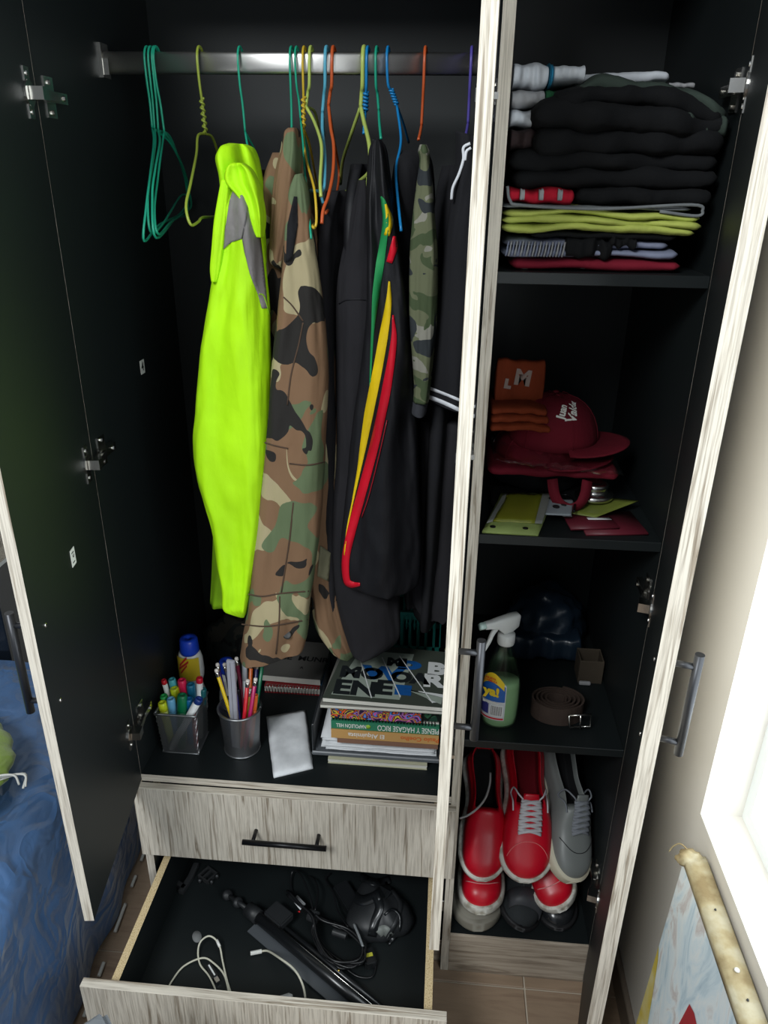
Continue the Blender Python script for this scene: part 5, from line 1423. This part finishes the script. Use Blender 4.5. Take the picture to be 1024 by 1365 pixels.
lin_d = cloth('dark_lining', (28, 28, 30)); lace_w = cloth('white_lace', (206, 204, 208), .85); grL = mat_base('grey_leather', srgb(116, 120, 118), .42, spec=.45); v = coords(grL); bump(grL, noise_n(grL, v, 70, 3), .12, .001)
blkL = mat_base('black_leather', srgb(34, 36, 38), .22, spec=.6); sole_g = mat_base('grey_rubber', srgb(128, 124, 112), .7); sole_k = plain('black_rubber', (26, 26, 28), .6)
greyblk = cloth('washed_black_suede', (52, 56, 58), .8); lace_g = cloth('grey_lace', (120, 124, 130))
SB = .1173
# lower row
shoe('slipper', 'worn grey-beige shoe lying under the left red toe', (.704, .012, SB), (-.10, 1, 0), (0, 0, 1), .26, .098, sole_g, sole_g, lin_d, sole_h=.030, h_scale=.45, open_=False)
shoe('shoe', 'washed black strap shoe in the middle of the lower row', (.790, .020, SB + .004), (.03, 1, .0), (.42, 0, 1), .25, .090, greyblk, sole_k, lin_d, sole_h=.016, h_scale=1.45, strap=(.08, .14, plain('dark_grey_strap', (66, 68, 72), .5)), stitched=plain('grey_piping', (96, 98, 100)))
shoe('dress_shoe', 'shiny black leather shoe under the right red toe', (.880, .030, SB), (-.03, 1, .0), (0, 0, 1), .25, .080, blkL, sole_k, lin_d, sole_h=.014, h_scale=1.0, stitched=blkL)
shoe('sneaker', 'small red sneaker toe with white sole, lower left', (.708, .022, SB + .040), (-.04, 1, .05), (0, -.05, 1), .24, .090, redL, sole_w, lin_d, sole_h=.026, crease=(.13, .07, plain('pink_stitch', (226, 150, 150))), h_scale=1.25)
shoe('sneaker', 'red sneaker toe tilted to the right above the black leather shoe', (.886, .040, SB + .052), (-.36, 1, .14), (-.38, -.12, 1), .20, .088, redL, sole_w, lin_d, sole_h=.026, crease=(.15, .07, plain('pink_stitch2', (226, 150, 150))), h_scale=1.1)
# upper row, leaning with the toes down
t = shoe('sneaker', 'red slip-on sneaker with a wide dark opening, upper left', (.703, .030, SB + .138), (.0, .84, .54), (0, -.54, .84), .265, .094, redL, sole_w, lin_d, sole_h=.022, crease=None, h_scale=1.1)
tube('collar_trim', [Y(a, b, c_) for a, b, c_ in ((613, 1091, .075), (625, 1086, .075), (638, 1076, .085), (648, 1062, .10), (653, 1045, .12), (654, 1030, .14))], .0024, plain('grey_trim', (168, 166, 164), .6), t)
shoe('sneaker', 'red leather sneaker with white laces in the middle of the upper row', (.791, .020, SB + .156), (.0, .84, .58), (0, -.58, .84), .285, .104, redL, sole_w, cloth('red_lining', (120, 16, 30)), lace_w, sole_h=.030, toe_line=(.235, -.13, plain('red_stitch', (232, 120, 120))), h_scale=1.05)
shoe('sneaker', 'grey leather sneaker with grey laces and cream sole, upper right', (.882, .026, SB + .158), (-.16, .84, .58), (.42, -.56, .74), .280, .092, grL, mat_base('cream_rubber', srgb(196, 190, 168), .6), lin_d, lace_g, sole_h=.032, toe_line=(.16, .16, plain('dark_stitch', (40, 40, 42))), h_scale=.95)
# ================================================================ OPEN DRAWER: contents (bottom z = 0.140)
ZD = .1404
bk_p = mat_base('black_gloss_plastic', srgb(26, 28, 30), .28, spec=.6); bk_r = mat_base('black_rubber_matt', srgb(34, 36, 38), .5); gr_p = mat_base('grey_plastic_flat', srgb(78, 82, 86), .4)
cab_w = plain('cream_cable', (200, 198, 180), .45); cab_k = mat_base('black_cable', srgb(22, 23, 25), .35)
# telescopic stand
t = thing('telescopic_stand', 'black folding telescopic stand lying diagonally in the open drawer', 'stand')
A = Vector((.228, -.030, ZD + .020)); B = Vector((.528, -.232, ZD + .020)); ax_ = (B - A).normalized(); sd_ = ax_.cross(Vector((0, 0, 1))).normalized()
def seg_tube(nm, a, b, r, mt, n=20): 
    V, F = tube_data([a, b], r, n); o = mesh_obj(nm, V, F, mt, t, False)
    for p in o.data.polygons: p.use_smooth = len(p.vertices) == 4
    return o
seg_tube('main_tube', A, B, .0125, bk_p); seg_tube('side_tube', A + sd_ * -.020 + Vector((0, 0, -.003)), B + sd_ * -.020 + Vector((0, 0, -.003)), .0060, bk_p)
fr = plane_frame(A + sd_ * .0175, ax_, Vector((0, 0, 1))) 
Lb = (B - A).length
bm = bmesh.new(); bm_box(bm, .0, Lb, -.016, -.0135, -.012, .012, plane_frame(A + sd_ * .019, ax_, Vector((0, 0, 1))))
from_bm('flat_leg', bm, gr_p, t)['label'] = 'flat grey leg'
seg_tube('rail_highlight', A + Vector((0, 0, .0118)) - sd_ * .005, B + Vector((0, 0, .0118)) - sd_ * .005, .0012, metal, 8)  # highlight along the glossy tube, built as a thin metal strip
for u in (.60, .72): lathe('rivet', [(0, 0), (.0032, 0), (.0028, .0012), (0, .0014)], plain('brass', (190, 160, 80), .3, metal=1.0), t, 12, Matrix.Translation(A + ax_ * Lb * u + sd_ * (.028 if u > .65 else -.020) + Vector((0, 0, .0032 if u < .65 else -.0165))))
seg_tube('joint_cap', A - ax_ * .030, A + ax_ * .004, .0155, bk_r)
for i, (px, py) in enumerate(((331, 1214), (317, 1203), (303, 1193))):
    c = Z(px, py, ZD + .012); lathe('ball_joint', [(0, -.0105), (.008, -.008), (.0115, -.002), (.0115, .003), (.009, .007), (0, .0085)], bk_r, t, 20, frame(c, (.5, -.5, .9)))
seg_tube('neck', Z(303, 1193, ZD + .011), A - ax_ * .02, .0055, bk_r, 12)
bm = bmesh.new(); bm_box(bm, .012, .065, -.006, .012, -.020, .020, plane_frame(A - sd_ * .026 + Vector((0, 0, .006)), ax_, Vector((0, 0, 1)))); bmesh.ops.bevel(bm, geom=bm.edges[:], offset=.003, segments=2, affect='EDGES'); from_bm('clamp', bm, bk_r, t)
# metal bracket
t = thing('bracket', 'dark grey metal angle bracket at the back of the open drawer', 'bracket')
dkm = mat_base('dull_dark_metal', srgb(70, 72, 74), .45, .6)
for pts, w_ in (([(262, 1152), (254, 1170), (241, 1190)], .006), ([(234, 1176), (246, 1184)], .005)):
    P_ = [Z(a, b, ZD + .006) for a, b in pts]; V, F = [], []
    for i, p in enumerate(P_):
        tt = (P_[min(i + 1, len(P_) - 1)] - P_[max(i - 1, 0)]).normalized(); nn_ = tt.cross(Vector((0, 0, 1))) * w_; V += [p - nn_, p + nn_]
    F = [(2 * i, 2 * i + 1, 2 * i + 3, 2 * i + 2) for i in range(len(P_) - 1)]
    o = mesh_obj('plate', V, F, dkm, t, False); md = o.modifiers.new('t', 'SOLIDIFY'); md.thickness = .010; md.offset = 0
t = thing('hinge_plate', 'dark slotted metal piece with screws next to the angle bracket', 'bracket')
c = Z(277, 1166, ZD + .006); fr = Matrix.Translation(c) @ Matrix.Rotation(-.55, 4, 'Z')
bm = bmesh.new()
for a in ((-.016, .016, -.016, -.012), (-.016, .016, .012, .016), (-.016, -.012, -.012, .012), (.012, .016, -.012, .012), (-.004, .0, -.012, .012)): bm_box(bm, a[0], a[1], a[2], a[3], -.005, .003, fr)
from_bm('slotted_plate', bm, dkm, t)
for q in ((.020, .010), (.022, -.008), (-.002, -.022)): lathe('screw_head', [(0, -.005), (.004, -.005), (.004, .004), (0, .005)], dkm, t, 10, fr @ Matrix.Translation((q[0], q[1], 0)))
# sticker on the drawer bottom
o = lathe('oval_sticker', [(0, 0), (.0095, 0), (.0095, .0006), (0, .0006)], plain('grey_felt', (120, 122, 122), .9), None, 28, Matrix.Translation((.106, -.074, ZD)) @ Matrix.Rotation(.5, 4, 'Z') @ Matrix.Diagonal((1, 1.5, 1, 1)))
tag(o, 'oval grey felt pad stuck on the open drawer bottom', 'felt pad')
# cream cables
t = thing('charging_cable', 'cream charging cable looped on the left of the open drawer', 'cable')
tube('cable', [Z(a, b, ZD + .003 + c_) for a, b, c_ in ((306, 1327, 0), (299, 1300, 0), (285, 1284, .003), (270, 1277, .004), (245, 1288, 0), (229, 1308, 0), (222, 1322, 0))], .0019, cab_w, t)
tube('cable', [Z(a, b, ZD + .003 + c_) for a, b, c_ in ((310, 1330, 0), (303, 1308, .001), (297, 1282, .003), (293, 1262, .012), (286, 1251, .02), (277, 1248, .022), (267, 1256, .014), (264, 1270, .005), (267, 1286, 0), (278, 1300, 0), (286, 1316, 0), (289, 1327, 0))], .0019, cab_w, t)
V, F = tube_data([Z(293, 1262, ZD + .016), Z(289, 1253, ZD + .020)], .0030, 10); mesh_obj('connector_sleeve', V, F, plain('white_sleeve', (226, 226, 220), .4), t)
t = thing('usb_adapter', 'small black plug with a white stripe inside the cream cable loop', 'adapter')
a, b = Z(277, 1286, ZD + .006), Z(291, 1309, ZD + .006); fr = plane_frame((a + b) / 2, b - a, Vector((0, 0, 1)))
L2 = (b - a).length / 2
bm = bmesh.new(); bm_box(bm, -L2, L2 * .5, -.0045, .0045, -.006, .006, fr); bmesh.ops.bevel(bm, geom=bm.edges[:], offset=.0015, segments=2, affect='EDGES'); from_bm('plug_body', bm, bk_p, t)
bm = bmesh.new(); bm_box(bm, -L2 * .8, L2 * .4, .0046, .0052, -.0015, .0015, fr); from_bm('white_stripe', bm, wp, t)
bm = bmesh.new(); bm_box(bm, L2 * .5, L2, -.002, .002, -.004, .004, fr); from_bm('plug_tip', bm, metal, t)
t = thing('charging_cable', 'cream cable with a white plug crossing over the black stand', 'cable')
tube('cable', [Z(a, b, ZD + c_) for a, b, c_ in ((348, 1268, .006), (358, 1268, .014), (374, 1278, .042), (390, 1290, .044), (400, 1304, .040), (406, 1322, .024), (407, 1342, .003), (405, 1352, .003))], .0022, cab_w, t)
V, F = tube_data([Z(334, 1271, ZD + .006), Z(349, 1268, ZD + .006)], .0042, 8); mesh_obj('plug', V, F, plain('white_plug', (222, 222, 216), .35), t, False)
# power cord bundle
t = thing('cable_bundle', 'bundled black power cord with strap and white tag in the open drawer', 'cable')
rn = random.Random(11)
def zc(px, py, h): return Z(px, py, ZD + h)
for i in range(11):
    j = lambda s=5: rn.uniform(-s, s); h0 = .004 + .0032 * i
    pts = [zc(384 + j(2), 1190 + j(3), h0 + .006), zc(402 + j(2), 1208 + j(2), h0 + .01), zc(418 + j(2), 1222 + j(2), h0 + .012)]
    pts += [zc(420 + j(4), 1246 + j(5), h0), zc(434 + j(6), 1270 + j(5), h0), zc(458 + j(6), 1286 + j(5), h0), zc(480 + j(5), 1280 + j(5), h0), zc(484 + j(4), 1258 + j(6), h0 + .004), zc(462 + j(6), 1238 + j(5), h0 + .006), zc(434 + j(4), 1226 + j(3), h0 + .010), zc(418 + j(2), 1219 + j(2), h0 + .012)]
    tube('cord_loop', pts, .0027, cab_k, t, 6, 5)
tube('cord_end', [zc(418, 1216, .03), zc(412, 1192, .035), zc(402, 1168, .03), zc(392, 1160, .02), zc(388, 1170, .01), zc(390, 1190, .006), zc(402, 1206, .01)], .0022, cab_k, t, 6)
tube('cord_end', [zc(420, 1214, .03), zc(424, 1190, .03), zc(420, 1174, .02), zc(412, 1168, .01)], .0022, cab_k, t, 6)
tube('cord_end', [zc(464, 1236, .03), zc(450, 1214, .02), zc(444, 1190, .02), zc(434, 1172, .01), zc(440, 1164, .008)], .0022, cab_k, t, 6)
tube('cord_end', [zc(462, 1292, .006), zc(478, 1302, .004), zc(496, 1302, .004), zc(502, 1286, .004)], .0022, cab_k, t, 6)
V, F = tube_data([zc(412, 1219, .028), zc(424, 1224, .028)], .0125, 16); mesh_obj('velcro_strap', V, F, cloth('black_velcro', (44, 46, 48)), t)
V, F = tube_data([zc(444, 1242, .038), zc(462, 1248, .038)], .0075, 16); mesh_obj('inline_plug', V, F, bk_r, t, False)
tube('grey_lead', [zc(472, 1232, .044), zc(478, 1246, .044), zc(484, 1262, .04)], .0028, plain('grey_lead', (120, 124, 126), .4), t)
tg = flat_quad('white_tag', [tuple(zc(391, 1214, 0).xy) + (.0,), tuple(zc(401, 1226, 0).xy) + (0,), tuple(zc(408, 1218, 0).xy) + (0,), tuple(zc(397, 1206, 0).xy) + (0,)], ZD + .030, .001, pgw, t, nn=2)
c = zc(399, 1215, .032); text_obj('▲', .006, lb_r, plane_frame((c.x, c.y, ZD + .0318), (1, -.5, 0), (.5, 1, 0)), tg)
t = thing('power_adapter', 'small black plug with a yellow label beside the power cord', 'adapter')
c = zc(492, 1276, .012); fr = Matrix.Translation(c) @ Matrix.Rotation(.35, 4, 'Z')
bm = bmesh.new(); bm_box(bm, -.012, .012, -.020, .016, -.011, .010, fr); bmesh.ops.bevel(bm, geom=bm.edges[:], offset=.003, segments=2, affect='EDGES'); from_bm('adapter_body', bm, bk_p, t)
bm = bmesh.new(); bm_box(bm, -.007, .007, -.006, .002, .0101, .0106, fr); from_bm('yellow_label', bm, plain('yellow_sticker', (186, 184, 60), .5), t)
# black moulded mask with straps
t = thing('face_mask', 'black moulded mask with buckled straps at the right of the open drawer', 'mask')
mc = zc(505, 1212, .03)
bm = bmesh.new(); bmesh.ops.create_icosphere(bm, subdivisions=4, radius=1)
for v_ in bm.verts:
    p = v_.co.copy(); r = 1 + .12 * math.cos(3 * math.atan2(p.y, p.x) + .8) + .10 * nz((p.x * 2.2, p.y * 2.2, p.z * 2 + 7))
    z = p.z
    ridge = .35 * max(0, 1 - abs(p.x * .8 + p.y * .5) * 3.2) * (z > 0)
    v_.co = Vector((mc.x + p.x * .070 * r, mc.y + p.y * .066 * r, ZD + .001 + max(0, (z + .35 + ridge) * .040)))
mo = from_bm('mask_shell', bm, bk_r, t, True)
TB = bvh_of(mo)
def strap_on(nm, path, w_, mt, lift=.003, drop=ZD + .006):
    P_ = catmull([Vector((a, b, 0)) for a, b in path], 6); V, F = [], []; n_ = len(P_)
    for i, p in enumerate(P_):
        tt = (P_[min(i + 1, n_ - 1)] - P_[max(i - 1, 0)]).normalized(); nn_ = Vector((-tt.y, tt.x, 0)) * w_
        for s in (-1, 0, 1):
            q = p + nn_ * s; d = ray_dir(q.x, q.y); h = TB.ray_cast(CAM, d)
            V.append(h[0] + Vector((0, 0, lift)) if h[0] is not None else Z(q.x, q.y, drop))
    F = [(i * 3 + j, i * 3 + j + 1, i * 3 + j + 4, i * 3 + j + 3) for i in range(n_ - 1) for j in (0, 1)]
    o = mesh_obj(nm, V, F, mt, t); md = o.modifiers.new('t', 'SOLIDIFY'); md.thickness = .0028; return o
strap_on('strap', [(458, 1180), (478, 1200), (500, 1196), (520, 1180)], 7, bk_p); strap_on('strap', [(500, 1192), (506, 1210), (500, 1230), (496, 1250)], 6, bk_p)
strap_on('strap', [(522, 1184), (534, 1204), (528, 1232), (514, 1256)], 3, bk_r); strap_on('strap', [(480, 1168), (500, 1176), (520, 1172)], 5, bk_p)
strap_on('strap', [(512, 1222), (524, 1214), (534, 1224), (532, 1244), (518, 1258)], 1.6, bk_p, .005)
strap_on('filter_patch', [(504, 1246), (512, 1240), (522, 1250)], 6, plain('grey_filter', (112, 116, 112), .5), .002)
c = zc(511, 1190, .055); fr = Matrix.Translation(c) @ Matrix.Rotation(-.5, 4, 'Z')
bm = bmesh.new(); bm_box(bm, -.014, .014, -.010, .010, -.003, .002, fr)
for i in range(4): bm_box(bm, -.010 + i * .006, -.007 + i * .006, -.006, .006, .002, .0035, fr)
from_bm('buckle', bm, bk_p, t)
t = thing('battery_pack', 'flat black box lying beneath the mask and the power cord', 'box')
bm = bmesh.new(); fr = Matrix.Translation(zc(470, 1212, .0)) @ Matrix.Rotation(-.95, 4, 'Z'); bm_box(bm, -.060, .050, -.018, .018, .0002, .022, fr); bmesh.ops.bevel(bm, geom=bm.edges[:], offset=.003, segments=2, affect='EDGES'); from_bm('pack_body', bm, bk_p, t)
# paper scrap
t_ = flat_quad('paper_scrap', [tuple(Z(354, 1334, ZD).xy) + (0,), tuple(Z(392, 1346, ZD).xy) + (0,), tuple(Z(390, 1326, ZD).xy) + (.0,), tuple(Z(385, 1324, ZD).xy) + (0,)], ZD + .0002, .0012, pgw, None, nn=2)
tag(t_, 'white paper corner showing behind the open drawer front', 'paper')

# ================================================================ BED, CUSHION, DRESSER on the left
blue = mat_base('blue_satin_bedspread', srgb(60, 96, 142), .34, spec=.5, sheen=.2)
v = coords(blue); nA = noise_n(blue, v, 7, 2, .45, 1.6); nB = noise_n(blue, v, 26, 2, .5, 1.0)
r_ = ramp(blue, nA, [(.36, (0, 0, 0, 1)), (.5, (1, 1, 1, 1)), (.64, (0, 0, 0, 1))])
a = N(blue, 'ShaderNodeMath'); a.operation = 'MULTIPLY_ADD'; L(blue, nB, a.inputs[0]); a.inputs[1].default_value = .35; L(blue, r_, a.inputs[2]); bump(blue, a.outputs[0], .6, .009)
setc(blue, ramp(blue, nA, [(.3, srgb(54, 84, 122)), (.7, srgb(70, 106, 152))]))
bd = thing('bed', 'bed under a wrinkled satin blue bedspread at the far left', 'bed')
V, F = [], []; NXb, NYb = 46, 90
def edge_x(y): return -.142 - .076 * y
prof_b = []
for i in range(NXb + 1):
    u = i / NXb
    if u < .30: prof_b.append(('side', u / .30))
    else: prof_b.append(('top', (u - .30) / .70))
for j in range(NYb + 1):
    y = -1.9 + 2.28 * j / NYb; ex = edge_x(y)
    for kind_, s in prof_b:
        if kind_ == 'side':
            z = .012 + .44 * s; x = ex - .020 * s - .03 * max(0, s - .8) ** 2 * 5; w_ = .010 * nz((y * 5, s * 2, 0)) + .006 * math.sin(y * 26 + 3 * nz((y * 2, 0, 0))) * (1 - s)
            V.append(Vector((x + w_, y, z)))
        else:
            a_ = min(1, s * 7); V.append(Vector((ex - .026 - 1.55 * s, y, .452 + .033 * math.sin(a_ * PI / 2) + .010 * nz((s * 7, y * 3.5, 2)) + .003 * nz((s * 30, y * 14, 2)))))
for j in range(NYb):
    for i in range(NXb): q = j * (NXb + 1) + i; F.append((q, q + NXb + 1, q + NXb + 2, q + 1))
mesh_obj('bedspread', V, F, blue, bd)
bm = bmesh.new(); bm_box(bm, -1.70, -.235, -1.88, .37, .0, .44); from_bm('mattress', bm, plain('grey_mattress', (150, 150, 150), .9), bd)
pip = plain('white_piping', (206, 206, 200), .7)
for (a_, b_) in (((189, 1117), (182, 1146)), ((168, 1166), (163, 1180)), ((151, 1203), (138, 1240)), ((123, 1281), (118, 1299)), ((106, 1339), (99, 1353))):
    P_ = []
    for q in (a_, ((a_[0] + b_[0]) / 2 - .6, (a_[1] + b_[1]) / 2), b_):
        p = Z(q[0], q[1], .010); P_.append(Vector((edge_x(p.y) + .014, p.y, .008)))
    tube('hem_piping', P_, .0042, pip, bd, 8)
cush_m = mat_base('green_satin_cushion', srgb(124, 150, 58), .45, sheen=.3); wrinkle(cush_m, (9, 14, 9), .012, .8)
cu = thing('cushion', 'green round cushion with a white tie lying on the blue bed', 'cushion')
bm = bmesh.new(); bmesh.ops.create_uvsphere(bm, u_segments=64, v_segments=24, radius=1)
for v_ in bm.verts:
    p = v_.co; ang = math.atan2(p.y, p.x); rr = math.hypot(p.x, p.y)
    f = 1 + .018 * math.sin(ang * 22) * rr - .035 * math.exp(-((ang + .05) / .07) ** 2) * rr
    v_.co = Vector((-.505 + p.x * .265 * f, -.085 + p.y * .215 * f, .538 + (.052 if p.z > 0 else .044) * p.z * (1 - .25 * (1 - rr) ** 2)))
from_bm('cushion_cover', bm, cush_m, cu, True)
for k, (dx, dz) in enumerate(((.022, .012), (.034, .004), (.028, -.006))):
    tube('tie', [Vector((-.262, -.095, .546)), Vector((-.246, -.090 + .006 * k, .552 + dz)), Vector((-.238 + dx, -.078 + .012 * k, .548 + dz)), Vector((-.228 + dx, -.082, .535 + dz * .5))], .0022, pip, cu, 6)
tube('tie', [Vector((-.30, -.10, .575)), Vector((-.275, -.094, .560)), Vector((-.258, -.09, .552)), Vector((-.27, -.084, .566)), Vector((-.31, -.082, .580))], .0028, cush_m, cu, 6)
dz_ = thing('dresser', 'dresser with oak top band and black front behind the bed', 'dresser')
box('oak_band', -1.35, -.500, .395, .495, .737, .90, oak_h, dz_); box('white_edge', -1.35, -.500, .39, .495, .727, .7368, plain('white_edge_strip', (222, 226, 226), .4), dz_, bev=0)
box('black_front', -1.34, -.505, .400, .495, .0, .7268, mat_base('black_gloss_front', srgb(20, 26, 34), .18, spec=.6), dz_, bev=.002)
# grey upholstered stool in the foreground
fab = cloth('grey_ribbed_fabric', (104, 108, 112), .9); wrinkle(fab, (3, 160, 3), .002, .5)
st_ = thing('stool', 'grey ribbed fabric stool corner in front of the open drawer', 'stool')
Rm = Matrix.Translation((.118, -.648, 0)) @ Matrix.Rotation(math.radians(45), 4, 'Z')
bm = bmesh.new(); bm_box(bm, -.14, .14, -.14, .14, .06, .497, Rm); bmesh.ops.bevel(bm, geom=bm.edges[:], offset=.008, segments=3, affect='EDGES'); from_bm('seat', bm, fab, st_)
for a_ in (-1, 1):
    for b_ in (-1, 1): lathe('foot', [(.014, 0), (.017, .06)], black_metal, st_, 14, Rm @ Matrix.Translation((a_ * .115, b_ * .115, 0)))

# ================================================================ PAINTING leaning on the right-hand wall
pt = thing('painting', 'unframed pale blue abstract canvas leaning on the wall under the window', 'painting')
canvas_m = mat_base('painted_canvas', srgb(190, 206, 216), .7)
v = coords(canvas_m, (1, 2.4, 1.0), (.5, 0, 0)); n1 = noise_n(canvas_m, v, 7, 5, .6, 1.6)
setc(canvas_m, ramp(canvas_m, n1, [(.30, srgb(176, 200, 214)), (.42, srgb(214, 230, 238)), (.52, srgb(230, 238, 240)), (.62, srgb(206, 200, 198)), (.75, srgb(232, 234, 230))]))
bump(canvas_m, n1, .4, .002)
edge_m = mat_base('cream_canvas_edge', srgb(206, 192, 150), .8); v = coords(edge_m); setc(edge_m, ramp(edge_m, noise_n(edge_m, v, 26, 5), [(.35, srgb(140, 122, 86)), (.5, srgb(166, 152, 116)), (.65, srgb(184, 176, 150))])); bump(edge_m, noise_n(edge_m, v, 60, 3), .5, .003)
PY0, PY1, PZT = -.80, -.245, .664
def lean(z): return .022 * (1 - z / PZT)
def pq(nm, y0, y1, z0, z1, xo, mt, th=.001, parent=pt):
    V = [Vector((.982 - lean(z) - xo - dx, y, z)) for dx in (0, -th) for y, z in ((y0, z0), (y1, z0), (y1, z1), (y0, z1))]
    return mesh_obj(nm, V, [(0, 1, 2, 3), (7, 6, 5, 4), (0, 4, 5, 1), (1, 5, 6, 2), (2, 6, 7, 3), (3, 7, 4, 0)], mt, parent, False)
pq('canvas', PY0, PY1, .004, PZT, 0, canvas_m, .003)
for nm, y0, y1, z0, z1 in (('stretcher_bar', PY0, PY1, PZT - .028, PZT - .0005), ('stretcher_bar', PY0, PY1, .004, .03), ('stretcher_bar', PY1 - .03, PY1 - .0005, .03, PZT - .03), ('stretcher_bar', PY0, PY0 + .03, .03, PZT - .03)): pq(nm, y0, y1, z0, z1, -.0032, edge_m, .030)
# folded canvas over the top edge with ragged rim and tacks
V, F = [], []
for i in range(61):
    y = PY0 + (PY1 - PY0) * i / 60; rg = .003 * nz((y * 60, 0, 0)) + .003 * nz((y * 17, 2, 0))
    for (dx, dz) in ((-.0015, -.012), (-.0015, .0012), (.016, .0035 + .001 * nz((y * 30, 5, 0))), (.031 + rg * .3, .003), (.0335 + rg * .3, -.006)): V.append(Vector((.982 + dx, y, PZT + dz)))
for i in range(60):
    for j in range(4): q = i * 5 + j; F.append((q, q + 5, q + 6, q + 1))
o = mesh_obj('folded_canvas_edge', V, F, edge_m, pt); md = o.modifiers.new('t', 'SOLIDIFY'); md.thickness = .0015; md.offset = 1
for y, m_ in ((-.34, dkm), (-.43, plain('paint_drop_white', (226, 224, 214), .5)), (-.47, dkm)): lathe('tack', [(.0042 if m_ is not dkm else .0018, 0), (.003 if m_ is not dkm else .0012, .0016), (0, .002)], m_, pt, 12, Matrix.Translation((.998, y, PZT + .0045)))
blob('folded_corner', .990, -.246, PZT - .002, .020, .012, .014, edge_m, pt, .35, 9, flat=False, sub=3)
tube('loose_thread', [Vector((.990, -.246, PZT + .008)), Vector((.978, -.232, PZT + .012)), Vector((.970, -.226, PZT + .000)), Vector((.966, -.224, PZT - .014))], .0012, edge_m, pt, 6)
# painted areas (flat paint)
ypaint = mat_base('yellow_paint', srgb(212, 196, 110), .7); v = coords(ypaint); setc(ypaint, ramp(ypaint, noise_n(ypaint, v, 14, 4), [(.4, srgb(216, 206, 150)), (.6, srgb(206, 184, 74))]))
rpaint = plain('red_paint', (170, 36, 48), .6)
def xpl(py_px):  # photo pixel -> (y,z) on the canvas
    p = at(py_px[0], py_px[1], 0, .974); return p.y, p.z
def paint(nm, pts, mt, lift):
    V = []
    for q in pts:
        y, z = q; V.append(Vector((.982 - lean(z) - lift, y, z)))
    return mesh_obj(nm, V, [tuple(range(len(V)))], mt, pt, False)
paint('yellow_area', [(PY1 - .001, .46), (PY1 - .012, .44), (PY1 - .03, .36), (PY1 - .05, .26), (PY1 - .085, .10), (PY1 - .09, .02), (PY1 - .001, .02)], ypaint, .0008)
paint('red_bud', [xpl(q) for q in ((917, 1338), (923, 1350), (927, 1368), (924, 1400), (910, 1440), (896, 1410), (898, 1380), (908, 1358))], rpaint, .0010)
